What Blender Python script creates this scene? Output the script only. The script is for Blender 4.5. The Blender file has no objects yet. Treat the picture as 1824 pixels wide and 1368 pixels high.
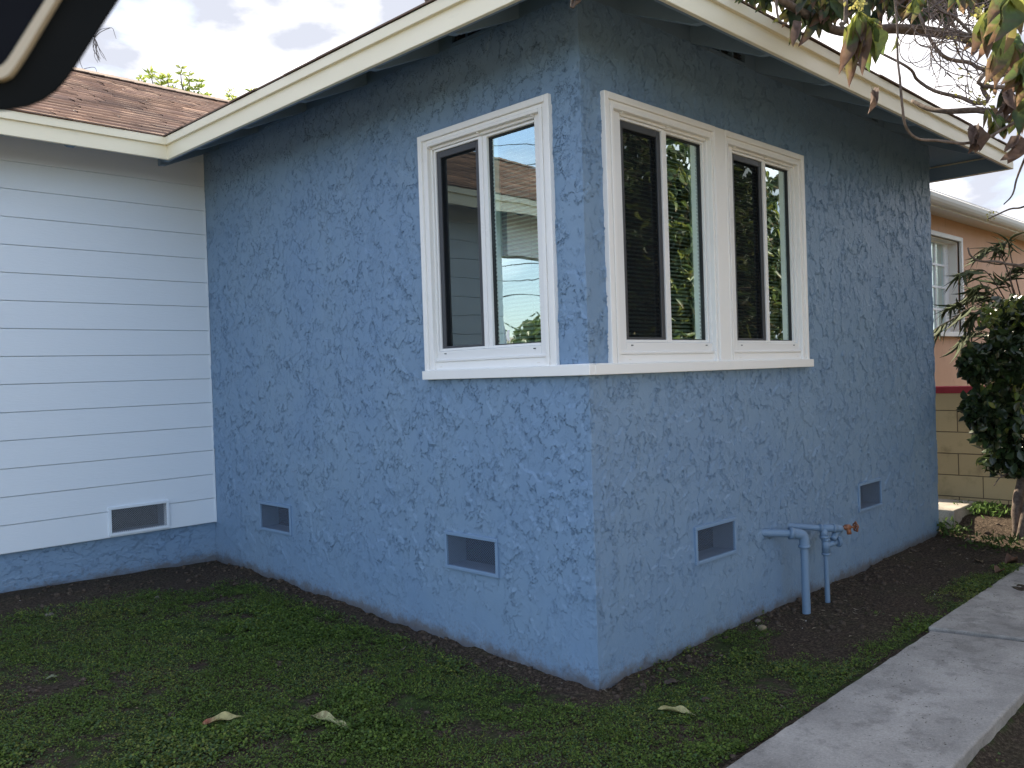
import bpy, math, random
import numpy as np
from mathutils import Vector, Matrix

random.seed(7); RNG = np.random.default_rng(11)
S = bpy.context.scene
COL = S.collection

# ------------------------------------------------------------------ camera
CAM = np.array([-3.0122, -2.507, 1.4584])
FW = np.array([0.70888505, 0.70521353, -0.01248439])
RT = np.array([0.70459992, -0.70884819, -0.03275971])
UP = np.array([0.03195213, -0.01442637, 0.99938528])
FPX = 1546.5
cd = bpy.data.cameras.new('camera'); cam = bpy.data.objects.new('camera', cd); COL.objects.link(cam)
cd.sensor_width = 36; cd.lens = FPX / 1824 * 36
cd.clip_start = 0.05; cd.clip_end = 2000
cam.matrix_world = Matrix([[RT[i], UP[i], -FW[i], CAM[i]] for i in range(3)] + [[0, 0, 0, 1]])
cd.dof.use_dof = True; cd.dof.focus_distance = 4.6; cd.dof.aperture_fstop = 12.0
S.camera = cam

# ------------------------------------------------------------------ sun and sky
SUN_EL = math.radians(44); SUN_AZ = math.radians(73)      # direction towards the sun, from +X towards +Y
sd = Vector((math.cos(SUN_AZ) * math.cos(SUN_EL), math.sin(SUN_AZ) * math.cos(SUN_EL), math.sin(SUN_EL)))
sl = bpy.data.lights.new('sun', 'SUN'); sl.energy = 4.3; sl.angle = math.radians(0.55); sl.color = (1.0, 0.87, 0.68)
so = bpy.data.objects.new('sun', sl); so.rotation_euler = sd.to_track_quat('Z', 'Y').to_euler(); COL.objects.link(so)
w = bpy.data.worlds.new('World'); S.world = w; w.use_nodes = True
nt = w.node_tree; nt.nodes.clear()
def N(t, typ, **kw):
    n = t.nodes.new(typ)
    for k, v in kw.items(): setattr(n, k, v)
    return n
out = N(nt, 'ShaderNodeOutputWorld'); bg = N(nt, 'ShaderNodeBackground')
sky = N(nt, 'ShaderNodeTexSky', sky_type='NISHITA', sun_disc=False)
sky.sun_elevation = SUN_EL; sky.sun_rotation = math.pi / 2 - SUN_AZ
sky.air_density = 1.0; sky.dust_density = 0.6; sky.ozone_density = 2.0
tc = N(nt, 'ShaderNodeTexCoord'); mp = N(nt, 'ShaderNodeMapping'); mp.inputs['Scale'].default_value = (1, 1, 2.2)
mp.inputs['Location'].default_value = (0.35, 0.1, 0.2)
n1 = N(nt, 'ShaderNodeTexNoise'); n1.inputs['Scale'].default_value = 2.3; n1.inputs['Detail'].default_value = 9; n1.inputs['Roughness'].default_value = 0.55
n1.inputs['Distortion'].default_value = 0.25
r1 = N(nt, 'ShaderNodeValToRGB'); r1.color_ramp.elements[0].position = 0.27; r1.color_ramp.elements[1].position = 0.44
n2 = N(nt, 'ShaderNodeTexNoise'); n2.inputs['Scale'].default_value = 4.5; n2.inputs['Detail'].default_value = 7; n2.inputs['Roughness'].default_value = 0.5
r2 = N(nt, 'ShaderNodeValToRGB'); r2.color_ramp.elements[0].position = 0.44; r2.color_ramp.elements[1].position = 0.60
r2.color_ramp.elements[0].color = (1.85, 1.93, 2.2, 1); r2.color_ramp.elements[1].color = (5.4, 5.2, 5.2, 1)
mx = N(nt, 'ShaderNodeMix', data_type='RGBA')
L = nt.links.new
L(tc.outputs['Generated'], mp.inputs['Vector']); L(mp.outputs[0], n1.inputs['Vector']); L(mp.outputs[0], n2.inputs['Vector'])
L(n1.outputs['Fac'], r1.inputs[0]); L(n2.outputs['Fac'], r2.inputs[0])
dt = N(nt, 'ShaderNodeVectorMath', operation='DOT_PRODUCT'); dt.inputs[1].default_value = (0.80, 0.60, 0.0); L(tc.outputs['Generated'], dt.inputs[0])
mr = N(nt, 'ShaderNodeMapRange', interpolation_type='SMOOTHSTEP'); L(dt.outputs['Value'], mr.inputs['Value'])
for k_, v_ in (('From Min', -0.45), ('From Max', 0.55), ('To Min', 0.38), ('To Max', 1.0)): mr.inputs[k_].default_value = v_
ml = N(nt, 'ShaderNodeMath', operation='MULTIPLY'); L(r1.outputs[0], ml.inputs[0]); L(mr.outputs[0], ml.inputs[1]); L(ml.outputs[0], mx.inputs[0]); L(sky.outputs[0], mx.inputs[6]); L(r2.outputs[0], mx.inputs[7])
L(mx.outputs[2], bg.inputs[0]); bg.inputs[1].default_value = 0.14; L(bg.outputs[0], out.inputs[0])
S.view_settings.view_transform = 'Standard'; S.view_settings.look = 'None'
S.view_settings.exposure = 1.6; S.view_settings.gamma = 1; S.view_settings.use_curve_mapping = False
S.render.engine = 'CYCLES'; S.cycles.max_bounces = 8; S.cycles.transparent_max_bounces = 24
S.cycles.use_denoising = True; S.cycles.sample_clamp_indirect = 4

# ------------------------------------------------------------------ helpers
def at(u, v, d):
    """point seen at photo pixel (u, v) at depth d"""
    return CAM + d * (FW + RT * (u - 912) / FPX - UP * (v - 684) / FPX)
def proj(p):
    q = np.atleast_2d(p) - CAM; z = q @ FW
    zz = np.where(z > 0.05, z, 1e9)
    return 912 + FPX * (q @ RT) / zz, 684 - FPX * (q @ UP) / zz, z

def principled(name, color=(0.5, 0.5, 0.5), rough=0.6, metal=0.0, spec=0.5):
    m = bpy.data.materials.new(name); m.use_nodes = True
    b = m.node_tree.nodes['Principled BSDF']
    b.inputs['Base Color'].default_value = (*color, 1); b.inputs['Roughness'].default_value = rough
    b.inputs['Metallic'].default_value = metal; b.inputs['Specular IOR Level'].default_value = spec
    return m, m.node_tree, b
def coords(t, scale=(1, 1, 1)):
    c = N(t, 'ShaderNodeTexCoord'); p = N(t, 'ShaderNodeMapping'); p.inputs['Scale'].default_value = scale
    t.links.new(c.outputs['Object'], p.inputs['Vector']); return p.outputs[0]
def noise(t, vec, scale, detail=5, rough=0.5, dist=0.0):
    n = N(t, 'ShaderNodeTexNoise'); n.inputs['Scale'].default_value = scale; n.inputs['Detail'].default_value = detail
    n.inputs['Roughness'].default_value = rough; n.inputs['Distortion'].default_value = dist
    t.links.new(vec, n.inputs['Vector']); return n.outputs['Fac']
def ramp(t, fac, stops):
    r = N(t, 'ShaderNodeValToRGB'); e = r.color_ramp.elements
    while len(e) < len(stops): e.new(0.5)
    for i, (p, c) in enumerate(stops):
        e[i].position = p; e[i].color = (*c, 1) if hasattr(c, '__len__') else (c, c, c, 1)
    t.links.new(fac, r.inputs[0]); return r.outputs[0]
def math_(t, op, a, b=None):
    m = N(t, 'ShaderNodeMath', operation=op)
    for i, x in enumerate((a, b)):
        if x is None: continue
        if isinstance(x, (int, float)): m.inputs[i].default_value = x
        else: t.links.new(x, m.inputs[i])
    return m.outputs[0]
def sstep(t, fac, a, b, lo=0.0, hi=1.0):
    m = N(t, 'ShaderNodeMapRange', interpolation_type='SMOOTHSTEP')
    for k, v in (('From Min', a), ('From Max', b), ('To Min', lo), ('To Max', hi)): m.inputs[k].default_value = v
    t.links.new(fac, m.inputs['Value']); return m.outputs[0]
def bump(t, b, h, strength=0.5, dist=0.01):
    n = N(t, 'ShaderNodeBump'); n.inputs['Strength'].default_value = strength; n.inputs['Distance'].default_value = dist
    t.links.new(h, n.inputs['Height']); t.links.new(n.outputs[0], b.inputs['Normal'])
def mixc(t, fac, a, b, blend='MIX'):
    m = N(t, 'ShaderNodeMix', data_type='RGBA', blend_type=blend)
    for i, x in ((0, fac), (6, a), (7, b)):
        if isinstance(x, tuple): m.inputs[i].default_value = (*x, 1)
        elif isinstance(x, (int, float)): m.inputs[i].default_value = x
        else: t.links.new(x, m.inputs[i])
    return m.outputs[2]

# ---- materials
def mat_stucco(name, col, col2, sharp=1.0, zs=0.92):
    m, t, b = principled(name, col, 0.50, spec=0.45)
    v = coords(t, (1, 1, zs))
    wv = N(t, 'ShaderNodeTexNoise'); wv.inputs['Scale'].default_value = 34; wv.inputs['Detail'].default_value = 3
    t.links.new(v, wv.inputs['Vector'])
    vm = N(t, 'ShaderNodeVectorMath', operation='MULTIPLY_ADD'); vm.inputs[1].default_value = (.010,) * 3
    t.links.new(wv.outputs['Color'], vm.inputs[0]); t.links.new(v, vm.inputs[2]); v2 = vm.outputs[0]
    def plate(sc, det, thr, wd, off, rough=.72):
        # plaster smeared one way: a ragged sharp lip on the trailing (lower left) side, a feathered edge on the other
        n_ = noise(t, v2, sc, det, rough)
        sh = N(t, 'ShaderNodeVectorMath', operation='ADD'); sh.inputs[1].default_value = tuple(off * q for q in (.55, -.55, .8)); t.links.new(v2, sh.inputs[0])
        n2_ = noise(t, sh.outputs[0], sc, 3, .5)
        th = math_(t, 'ADD', math_(t, 'MULTIPLY', math_(t, 'SUBTRACT', noise(t, v, sc * .22, 2, .5), .5), .30), thr)
        m_ = N(t, 'ShaderNodeMapRange', interpolation_type='SMOOTHSTEP'); t.links.new(n_, m_.inputs['Value']); t.links.new(th, m_.inputs['From Min']); t.links.new(math_(t, 'ADD', th, wd), m_.inputs['From Max'])
        m2 = N(t, 'ShaderNodeMapRange', interpolation_type='SMOOTHSTEP'); t.links.new(n2_, m2.inputs['Value']); t.links.new(math_(t, 'SUBTRACT', th, .03), m2.inputs['From Min']); t.links.new(math_(t, 'ADD', th, .07), m2.inputs['From Max'])
        return math_(t, 'MULTIPLY', m_.outputs[0], math_(t, 'ADD', math_(t, 'MULTIPLY', m2.outputs[0], .88), .12))
    a = plate(8, 8, 0.49, 0.014, .022, .74); bb = plate(24, 6, 0.525, 0.022, .008)
    f = noise(t, v, 150, 3, 0.6); u_ = noise(t, v, 5, 3, 0.5)
    h = math_(t, 'ADD', math_(t, 'MULTIPLY', a, 0.92), math_(t, 'MULTIPLY', bb, 0.38))
    sp_ = N(t, 'ShaderNodeSeparateXYZ'); t.links.new(v, sp_.inputs[0])
    low = sstep(t, math_(t, 'ADD', sp_.outputs[2], math_(t, 'MULTIPLY', noise(t, v, 3.0, 3, .5), .5)), .38, .78, .35, 1.0)      # smoother trowelled foot of the wall
    h = math_(t, 'MULTIPLY', h, low)
    h = math_(t, 'ADD', h, math_(t, 'MULTIPLY', f, 0.04))
    h = math_(t, 'ADD', h, math_(t, 'MULTIPLY', u_, 1.3)); h = math_(t, 'ADD', h, math_(t, 'MULTIPLY', noise(t, v, 14, 2, .5), 0.5))
    d = N(t, 'ShaderNodeDisplacement'); d.inputs['Scale'].default_value = 0.0056 * sharp; d.inputs['Midlevel'].default_value = 1.1
    t.links.new(h, d.inputs['Height']); t.links.new(d.outputs[0], t.nodes['Material Output'].inputs['Displacement'])
    m.displacement_method = 'BOTH'
    k = noise(t, coords(t), 1.6, 4, 0.6)
    paint = mixc(t, sstep(t, k, .3, .7), col, col2)
    # soil splashed on the foot of the wall
    s3 = N(t, 'ShaderNodeSeparateXYZ'); t.links.new(coords(t), s3.inputs[0])
    gz = math_(t, 'ADD', math_(t, 'MULTIPLY', math_(t, 'MAXIMUM', s3.outputs[1], 0.0), .036), math_(t, 'MULTIPLY', math_(t, 'MAXIMUM', s3.outputs[0], 0.0), .010))
    dz = math_(t, 'SUBTRACT', math_(t, 'SUBTRACT', s3.outputs[2], gz), math_(t, 'MULTIPLY', noise(t, v, 9, 6, .7), .16))
    paint = mixc(t, sstep(t, dz, -.07, .0, .75, 0), paint, (.10, .08, .062))
    paint = mixc(t, math_(t, 'MULTIPLY', sstep(t, dz, -.03, .10, .35, 0), sstep(t, noise(t, v, 60, 3, .7), .5, .62)), paint, (.12, .10, .08))
    t.links.new(paint, b.inputs['Base Color'])
    return m
BLUE = (0.166, 0.268, 0.410); BLUE2 = (0.188, 0.288, 0.412)
M_STUCCO = mat_stucco('blue_stucco', BLUE, BLUE2)
M_BASE = mat_stucco('blue_plinth_stucco', BLUE, BLUE2, 0.8, 1.6)
def mat_paint(name, col, var=0.06, rough=0.45, bs=0.15, scl=(1, 1, 1)):
    m, t, b = principled(name, col, rough)
    v = coords(t, scl); k = noise(t, v, 3.5, 6, 0.6)
    dk = tuple(c * (1 - var) for c in col)
    g = ramp(t, noise(t, v, 11, 7, 0.7), [(0.30, 0.0), (0.42, 1.0)])
    c1 = mixc(t, k, col, dk); c2 = mixc(t, g, tuple(c * (1 - 1.6 * var) for c in col), c1)
    t.links.new(c2, b.inputs['Base Color'])
    t.links.new(sstep(t, k, .3, .7, rough - .08, rough + .12), b.inputs['Roughness'])
    bump(t, b, noise(t, v, 60, 4, 0.6), bs, 0.003)
    return m
M_BLUEP = mat_paint('blue_paint', (0.185, 0.29, 0.435), 0.08, 0.5)
M_EAVE = mat_paint('eave_blue_paint', (0.165, 0.245, 0.33), 0.1, 0.6)
M_WHITE = mat_paint('white_paint', (0.87, 0.86, 0.835), 0.03, 0.42)
M_VINYL = mat_paint('white_vinyl', (0.82, 0.815, 0.80), 0.015, 0.32, 0.04)
M_SIDING = mat_paint('siding_paint', (0.70, 0.765, 0.83), 0.02, 0.5, 0.3, (0.35, 1, 2))
M_FASCIA = mat_paint('cream_trim_paint', (0.87, 0.80, 0.61), 0.05, 0.45, 0.2, (0.5, 0.5, 2))
M_GREY = mat_paint('dark_grey_frame', (0.055, 0.058, 0.066), 0.1, 0.4)
M_BLACK = mat_paint('black_gasket', (0.012, 0.012, 0.014), 0.1, 0.5)
M_BLIND = mat_paint('blind_slat', (0.74, 0.78, 0.75), 0.05, 0.5)
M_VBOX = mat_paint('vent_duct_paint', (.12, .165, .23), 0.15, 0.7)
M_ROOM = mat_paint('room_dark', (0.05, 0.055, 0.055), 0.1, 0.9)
M_CREAM = mat_paint('neighbour_trim', (0.80, 0.77, 0.70), 0.05, 0.5)

def mat_glass():
    m = bpy.data.materials.new('window_glass'); m.use_nodes = True; t = m.node_tree; t.nodes.clear()
    o = N(t, 'ShaderNodeOutputMaterial'); g = N(t, 'ShaderNodeBsdfGlossy'); g.inputs['Roughness'].default_value = 0.0
    g.inputs['Color'].default_value = (0.86, 1.0, 0.97, 1)
    tr = N(t, 'ShaderNodeBsdfTransparent'); tr.inputs['Color'].default_value = (0.78, 0.95, 0.86, 1)
    lw = N(t, 'ShaderNodeFresnel'); lw.inputs['IOR'].default_value = 1.5
    f = math_(t, 'MINIMUM', math_(t, 'ADD', math_(t, 'MULTIPLY', lw.outputs[0], 2.4), 0.34), 1.0)
    bn = N(t, 'ShaderNodeBump'); bn.inputs['Strength'].default_value = 0.13; bn.inputs['Distance'].default_value = 0.006
    v = coords(t); t.links.new(noise(t, v, 3.2, 2, 0.4), bn.inputs['Height'])
    t.links.new(bn.outputs[0], g.inputs['Normal'])
    mx = N(t, 'ShaderNodeMixShader'); t.links.new(f, mx.inputs[0]); t.links.new(tr.outputs[0], mx.inputs[1]); t.links.new(g.outputs[0], mx.inputs[2])
    t.links.new(mx.outputs[0], o.inputs[0]); return m
M_GLASS = mat_glass()
def mat_mesh(name, col, pitch, openf, diag=True):
    """woven wire: see-through squares between wires"""
    m, t, b = principled(name, col, 0.6)
    o = t.nodes['Material Output']; tr = N(t, 'ShaderNodeBsdfTransparent'); mx = N(t, 'ShaderNodeMixShader')
    if pitch:
        v = coords(t); sp = N(t, 'ShaderNodeSeparateXYZ'); t.links.new(v, sp.inputs[0])
        h = math_(t, 'ADD', sp.outputs[0], sp.outputs[1]); z = sp.outputs[2]
        fs = []
        for s_ in (1, -1):
            q = math_(t, 'ADD', h, math_(t, 'MULTIPLY', z, s_)); q = math_(t, 'FRACT', math_(t, 'DIVIDE', math_(t, 'ADD', q, 50), pitch))
            fs.append(math_(t, 'LESS_THAN', q, 1 - math.sqrt(openf)))
        f = math_(t, 'MAXIMUM', *fs)
        t.links.new(f, mx.inputs[0])
    else: mx.inputs[0].default_value = 1 - openf
    t.links.new(tr.outputs[0], mx.inputs[1]); t.links.new(b.outputs[0], mx.inputs[2]); t.links.new(mx.outputs[0], o.inputs[0]); return m
M_SCREEN = mat_mesh('insect_screen', (0.016, 0.017, 0.019), 0, 0.40)
M_SCREEN.node_tree.nodes['Principled BSDF'].inputs['Specular IOR Level'].default_value = 0.0
M_VMESH = mat_mesh('vent_mesh_blue', (0.13, 0.185, 0.28), 0.013, 0.66)
M_VMESHW = mat_mesh('vent_mesh_white', (0.30, 0.325, 0.36), 0.013, 0.66)

def mat_shingle():
    m, t, b = principled('brown_shingle', (0.2, 0.13, 0.1), 0.9, spec=0.2)
    v = coords(t)
    at_ = N(t, 'ShaderNodeAttribute', attribute_name='Col')
    g = noise(t, v, 220, 3, 0.8); k = noise(t, v, 1.3, 5, 0.6)
    c = mixc(t, 0.35, at_.outputs['Color'], ramp(t, g, [(0.3, (.07, .045, .035)), (0.7, (.42, .29, .22))]))
    c = mixc(t, sstep(t, k, .4, .65, 0, .35), c, (.14, .10, .085))
    t.links.new(c, b.inputs['Base Color']); bump(t, b, g, 0.5, 0.004); return m
M_SHINGLE = mat_shingle()

def mat_ground():
    m, t, b = principled('dirt_and_moss', (0.03, 0.025, 0.02), 0.95, spec=0.15)
    v = coords(t)
    k = noise(t, v, 1.7, 7, 0.62); k2 = noise(t, v, 14, 6, 0.7); k3 = noise(t, v, 70, 5, 0.75)
    dirt = ramp(t, k3, [(0.30, (.012, .0085, .006)), (0.5, (.050, .036, .026)), (0.70, (.16, .122, .09))])
    moss = ramp(t, k2, [(0.35, (.020, .030, .010)), (0.65, (.050, .078, .020))])
    f = sstep(t, math_(t, 'ADD', math_(t, 'MULTIPLY', k, 0.6), math_(t, 'MULTIPLY', k2, 0.4)), .46, .58)
    at_ = N(t, 'ShaderNodeAttribute', attribute_name='Col'); sp = N(t, 'ShaderNodeSeparateColor'); t.links.new(at_.outputs['Color'], sp.inputs[0])
    f = math_(t, 'MULTIPLY', f, sp.outputs[0])
    t.links.new(mixc(t, f, dirt, moss), b.inputs['Base Color'])
    bump(t, b, math_(t, 'ADD', math_(t, 'MULTIPLY', k2, .6), math_(t, 'MULTIPLY', k3, .6)), 1.0, 0.018); return m
M_GROUND = mat_ground()
def mat_concrete(name, col, dark):
    m, t, b = principled(name, col, 0.85, spec=0.3)
    v = coords(t); k = noise(t, v, 2.2, 8, 0.62, 0.4); k2 = noise(t, v, 9, 7, 0.7); k3 = noise(t, v, 90, 4, 0.8); s_ = noise(t, v, 26, 6, 0.75)
    c = mixc(t, sstep(t, k, .34, .68), dark, col)
    c = mixc(t, sstep(t, k2, .36, .50, .55, 0), c, tuple(x * .62 for x in dark))
    c = mixc(t, sstep(t, s_, .64, .70, 0, .8), c, (.05, .045, .04))
    c = mixc(t, sstep(t, k3, .3, .7, 0.30, 0), c, (.05, .05, .045)); c = mixc(t, sstep(t, noise(t, v, 200, 2, .6), .60, .72, 0, .35), c, (.62, .58, .52))
    t.links.new(c, b.inputs['Base Color']); bump(t, b, math_(t, 'ADD', k3, math_(t, 'MULTIPLY', k2, .5)), 0.35, 0.005); return m
M_CONC = mat_concrete('worn_concrete', (0.45, 0.42, 0.38), (0.29, 0.27, 0.245))
M_CONC2 = mat_concrete('pale_concrete', (0.46, 0.42, 0.37), (0.33, 0.30, 0.26))

def mat_leaf(name, rough=0.45, trans=0.35, spec=0.5, blot=0.0):
    m, t, b = principled(name, (0.05, 0.1, 0.03), rough, spec=spec)
    a = N(t, 'ShaderNodeAttribute', attribute_name='Col')
    v = coords(t); k = noise(t, v, 55, 5, 0.7)
    c = mixc(t, sstep(t, k, .35, .7, 0, .35), a.outputs['Color'], (.05, .045, .02))
    t.links.new(c, b.inputs['Base Color'])
    if blot: c = mixc(t, sstep(t, noise(t, v, 28, 6, .65), .53, .60, 0, blot), c, (.085, .042, .022)); c = mixc(t, sstep(t, noise(t, v, 19, 3, .5), .50, .66, 0, .55), c, (.20, .21, .03))
    tl = N(t, 'ShaderNodeBsdfTranslucent'); br = N(t, 'ShaderNodeGamma'); br.inputs[1].default_value = 0.75
    t.links.new(c, br.inputs[0]); t.links.new(br.outputs[0], tl.inputs['Color'])
    mx = N(t, 'ShaderNodeMixShader'); mx.inputs[0].default_value = trans; o = t.nodes['Material Output']
    t.links.new(b.outputs[0], mx.inputs[1]); t.links.new(tl.outputs[0], mx.inputs[2]); t.links.new(mx.outputs[0], o.inputs[0])
    bump(t, b, k, 0.3, 0.004); return m
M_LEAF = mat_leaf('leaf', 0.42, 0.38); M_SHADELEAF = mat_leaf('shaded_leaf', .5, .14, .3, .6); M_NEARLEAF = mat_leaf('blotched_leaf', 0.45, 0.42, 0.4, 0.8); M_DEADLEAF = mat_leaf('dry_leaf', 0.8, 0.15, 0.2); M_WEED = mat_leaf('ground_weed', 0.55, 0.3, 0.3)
M_FROND = mat_leaf('palm_leaf', 0.7, 0.15, 0.15)
M_GLOSSLEAF = mat_leaf('glossy_leaf', 0.3, 0.12, 0.5)
def mat_bark(name, c1, c2, sc=30):
    m, t, b = principled(name, c1, 0.85, spec=0.2)
    v = coords(t); k = noise(t, v, sc, 6, 0.7); t.links.new(ramp(t, k, [(0.35, c2), (0.65, c1)]), b.inputs['Base Color'])
    bump(t, b, k, 0.7, 0.008); return m
M_BARK = mat_bark('bark', (0.19, 0.15, 0.125), (0.075, 0.055, 0.045))
M_TWIG = mat_bark('twig_bark', (0.22, 0.18, 0.165), (0.10, 0.075, 0.07), 60)
M_REDCAP = mat_paint('red_cap_paint', (0.42, 0.035, 0.05), 0.2, 0.75, 0.6)
M_BRASS = mat_paint('worn_copper', (0.30, 0.115, 0.055), 0.35, 0.5)
M_PINK = mat_paint('salmon_stucco', (0.67, 0.395, 0.25), 0.16, 0.85, 0.8, (1, 1, 0.4))
M_PIPE = mat_paint('blue_painted_pipe', (0.165, 0.26, 0.385), 0.14, 0.5, 0.2)
def mat_block():
    m, t, b = principled('tan_block', (0.3, 0.23, 0.15), 0.9, spec=0.2)
    v = coords(t); sp = N(t, 'ShaderNodeSeparateXYZ'); t.links.new(v, sp.inputs[0]); cb = N(t, 'ShaderNodeCombineXYZ')
    t.links.new(sp.outputs[1], cb.inputs[0]); t.links.new(sp.outputs[2], cb.inputs[1])
    br = N(t, 'ShaderNodeTexBrick'); t.links.new(cb.outputs[0], br.inputs['Vector'])
    for k, x in (('Scale', 1.0), ('Mortar Size', 0.005), ('Mortar Smooth', 0.3), ('Brick Width', 0.404), ('Row Height', 0.197), ('Bias', 0.0)): br.inputs[k].default_value = x
    br.inputs['Color1'].default_value = (.62, .47, .27, 1); br.inputs['Color2'].default_value = (.56, .42, .24, 1); br.inputs['Mortar'].default_value = (.20, .145, .09, 1)
    k = noise(t, v, 5, 7, .65); k3 = noise(t, v, 80, 4, .7)
    c = mixc(t, sstep(t, k, .5, .8, 0, .5), br.outputs['Color'], (.14, .09, .05)); t.links.new(c, b.inputs['Base Color'])
    h = math_(t, 'ADD', math_(t, 'MULTIPLY', br.outputs['Fac'], -1.5), math_(t, 'MULTIPLY', k3, .5)); bump(t, b, h, .8, .008); return m
M_BLOCK = mat_block()
M_BOUNCE = mat_concrete('bounce_concrete', (.62, .51, .37), (.52, .42, .30))

# ---- meshes
class MB:
    def __init__(s): s.v = []; s.f = []
    def add(s, vs, fs):
        o = len(s.v); s.v += [tuple(map(float, p)) for p in vs]; s.f += [tuple(i + o for i in f) for f in fs]
    def box(s, a, b, T=None):
        (x0, y0, z0), (x1, y1, z1) = a, b
        vs = [(x, y, z) for x in (x0, x1) for y in (y0, y1) for z in (z0, z1)]
        if T: vs = [T(*p) for p in vs]
        s.add(vs, [(0, 1, 3, 2), (4, 6, 7, 5), (0, 4, 5, 1), (2, 3, 7, 6), (0, 2, 6, 4), (1, 5, 7, 3)])
    def prism(s, pts, off):
        """closed polygon pts (3-D) pushed along vector off"""
        n = len(pts); q = [tuple(np.array(p) + np.array(off)) for p in pts]
        s.add(list(pts) + q, [tuple(range(n)), tuple(range(2 * n - 1, n - 1, -1))] + [(i, i + n, (i + 1) % n + n, (i + 1) % n) for i in range(n)])
    def tube(s, pts, r, sides=8, caps=True, jit=0.0):
        pts = [np.array(p, float) for p in pts]; n = len(pts)
        rr = [r] * n if isinstance(r, (int, float)) else list(r)
        vs = []; prev = None
        for i, p in enumerate(pts):
            d = pts[min(i + 1, n - 1)] - pts[max(i - 1, 0)]; d = d / (np.linalg.norm(d) + 1e-9)
            if prev is None:
                a = np.array([0, 0, 1.]) if abs(d[2]) < .9 else np.array([1., 0, 0]); a = np.cross(d, a)
            else: a = prev - d * (prev @ d)
            a /= np.linalg.norm(a) + 1e-9; prev = a; b = np.cross(d, a)
            for k in range(sides):
                t_ = 2 * math.pi * k / sides; q = rr[i] * (1 + jit * random.uniform(-1, 1)); vs.append(p + q * (math.cos(t_) * a + math.sin(t_) * b))
        fs = [(i * sides + k, i * sides + (k + 1) % sides, (i + 1) * sides + (k + 1) % sides, (i + 1) * sides + k) for i in range(n - 1) for k in range(sides)]
        if caps: fs += [tuple(range(sides - 1, -1, -1)), tuple((n - 1) * sides + k for k in range(sides))]
        s.add(vs, fs)
    def build(s, name, mat, parent=None, bevel=0.0, smooth=False, seg=2):
        me = bpy.data.meshes.new(name); me.from_pydata(s.v, [], s.f)
        import bmesh
        bm = bmesh.new(); bm.from_mesh(me); bmesh.ops.recalc_face_normals(bm, faces=bm.faces); bm.to_mesh(me); bm.free()
        me.materials.append(mat); o = bpy.data.objects.new(name, me); COL.objects.link(o)
        if parent is not None: o.parent = parent; o.matrix_parent_inverse = Matrix.Translation(-WLOC(parent))
        if smooth:
            me.polygons.foreach_set('use_smooth', [True] * len(me.polygons))
        if bevel:
            b = o.modifiers.new('bevel', 'BEVEL'); b.width = bevel; b.segments = seg; b.limit_method = 'ANGLE'; b.harden_normals = False
        return o
def WLOC(o):
    l = Vector(o.location)
    # children keep world coordinates in their mesh: their origins sit at the world origin
    return l if o.parent is None else Vector((0, 0, 0))
def npmesh(name, V, F, mat, parent=None, col=None, smooth=False):
    me = bpy.data.meshes.new(name); V = np.asarray(V, np.float32); F = np.asarray(F, np.int32); k = F.shape[1]
    me.vertices.add(len(V)); me.vertices.foreach_set('co', V.ravel()); me.loops.add(F.size); me.loops.foreach_set('vertex_index', F.ravel())
    me.polygons.add(len(F)); me.polygons.foreach_set('loop_start', np.arange(0, F.size, k, dtype=np.int32))
    me.polygons.foreach_set('loop_total', np.full(len(F), k, np.int32))
    if smooth: me.polygons.foreach_set('use_smooth', np.ones(len(F), bool))
    me.update(calc_edges=True); me.validate()
    if col is not None:
        a = me.color_attributes.new('Col', 'FLOAT_COLOR', 'POINT'); c = np.ones((len(V), 4), np.float32); c[:, :3] = col; a.data.foreach_set('color', c.ravel())
    me.materials.append(mat); o = bpy.data.objects.new(name, me); COL.objects.link(o)
    if parent is not None: o.parent = parent; o.matrix_parent_inverse = Matrix.Translation(-WLOC(parent))
    return o
def thing(name, loc, label, cat, group=None):
    o = bpy.data.objects.new(name, None); o.empty_display_size = 0.1; COL.objects.link(o); o.location = tuple(map(float, loc))
    return tag(o, label, cat, group)
def tag(o, label=None, cat=None, group=None, kind=None):
    for k, v in (('label', label), ('category', cat), ('group', group), ('kind', kind)):
        if v: o[k] = v
    return o

def vnoise(x, y, seed=0, octv=4, rough=0.5):
    x = np.asarray(x, float); y = np.asarray(y, float); tot = 0; amp = 1; s_ = 0
    for o in range(octv):
        xi = np.floor(x).astype(np.int64); yi = np.floor(y).astype(np.int64); fx = x - xi; fy = y - yi
        fx = fx * fx * (3 - 2 * fx); fy = fy * fy * (3 - 2 * fy)
        def h(a, b):
            n = (a * 374761393 + b * 668265263 + (seed + o) * 974634777) & 0xffffffff
            n = ((n ^ (n >> 13)) * 1274126177) & 0xffffffff; n = n ^ (n >> 16); return (n & 0xffff) / 65535.0
        v = (h(xi, yi) * (1 - fx) + h(xi + 1, yi) * fx) * (1 - fy) + (h(xi, yi + 1) * (1 - fx) + h(xi + 1, yi + 1) * fx) * fy
        tot = tot + amp * v; s_ += amp; amp *= rough; x = x * 2.03 + 17.1; y = y * 2.03 + 5.3
    return tot / s_
def smooth01(x, a, b):
    t_ = np.clip((x - a) / (b - a), 0, 1); return t_ * t_ * (3 - 2 * t_)
def catmull(P, n=6):
    P = [np.array(p, float) for p in P]
    if len(P) < 3: return P
    Q = [2 * P[0] - P[1]] + P + [2 * P[-1] - P[-2]]; r = []
    for i in range(1, len(Q) - 2):
        for k in range(n):
            t_ = k / n; a, b, c, d = Q[i - 1:i + 3]
            r.append(.5 * (2 * b + (c - a) * t_ + (2 * a - 5 * b + 4 * c - d) * t_ ** 2 + (3 * b - a - 3 * c + d) * t_ ** 3))
    r.append(P[-1]); return r

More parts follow.
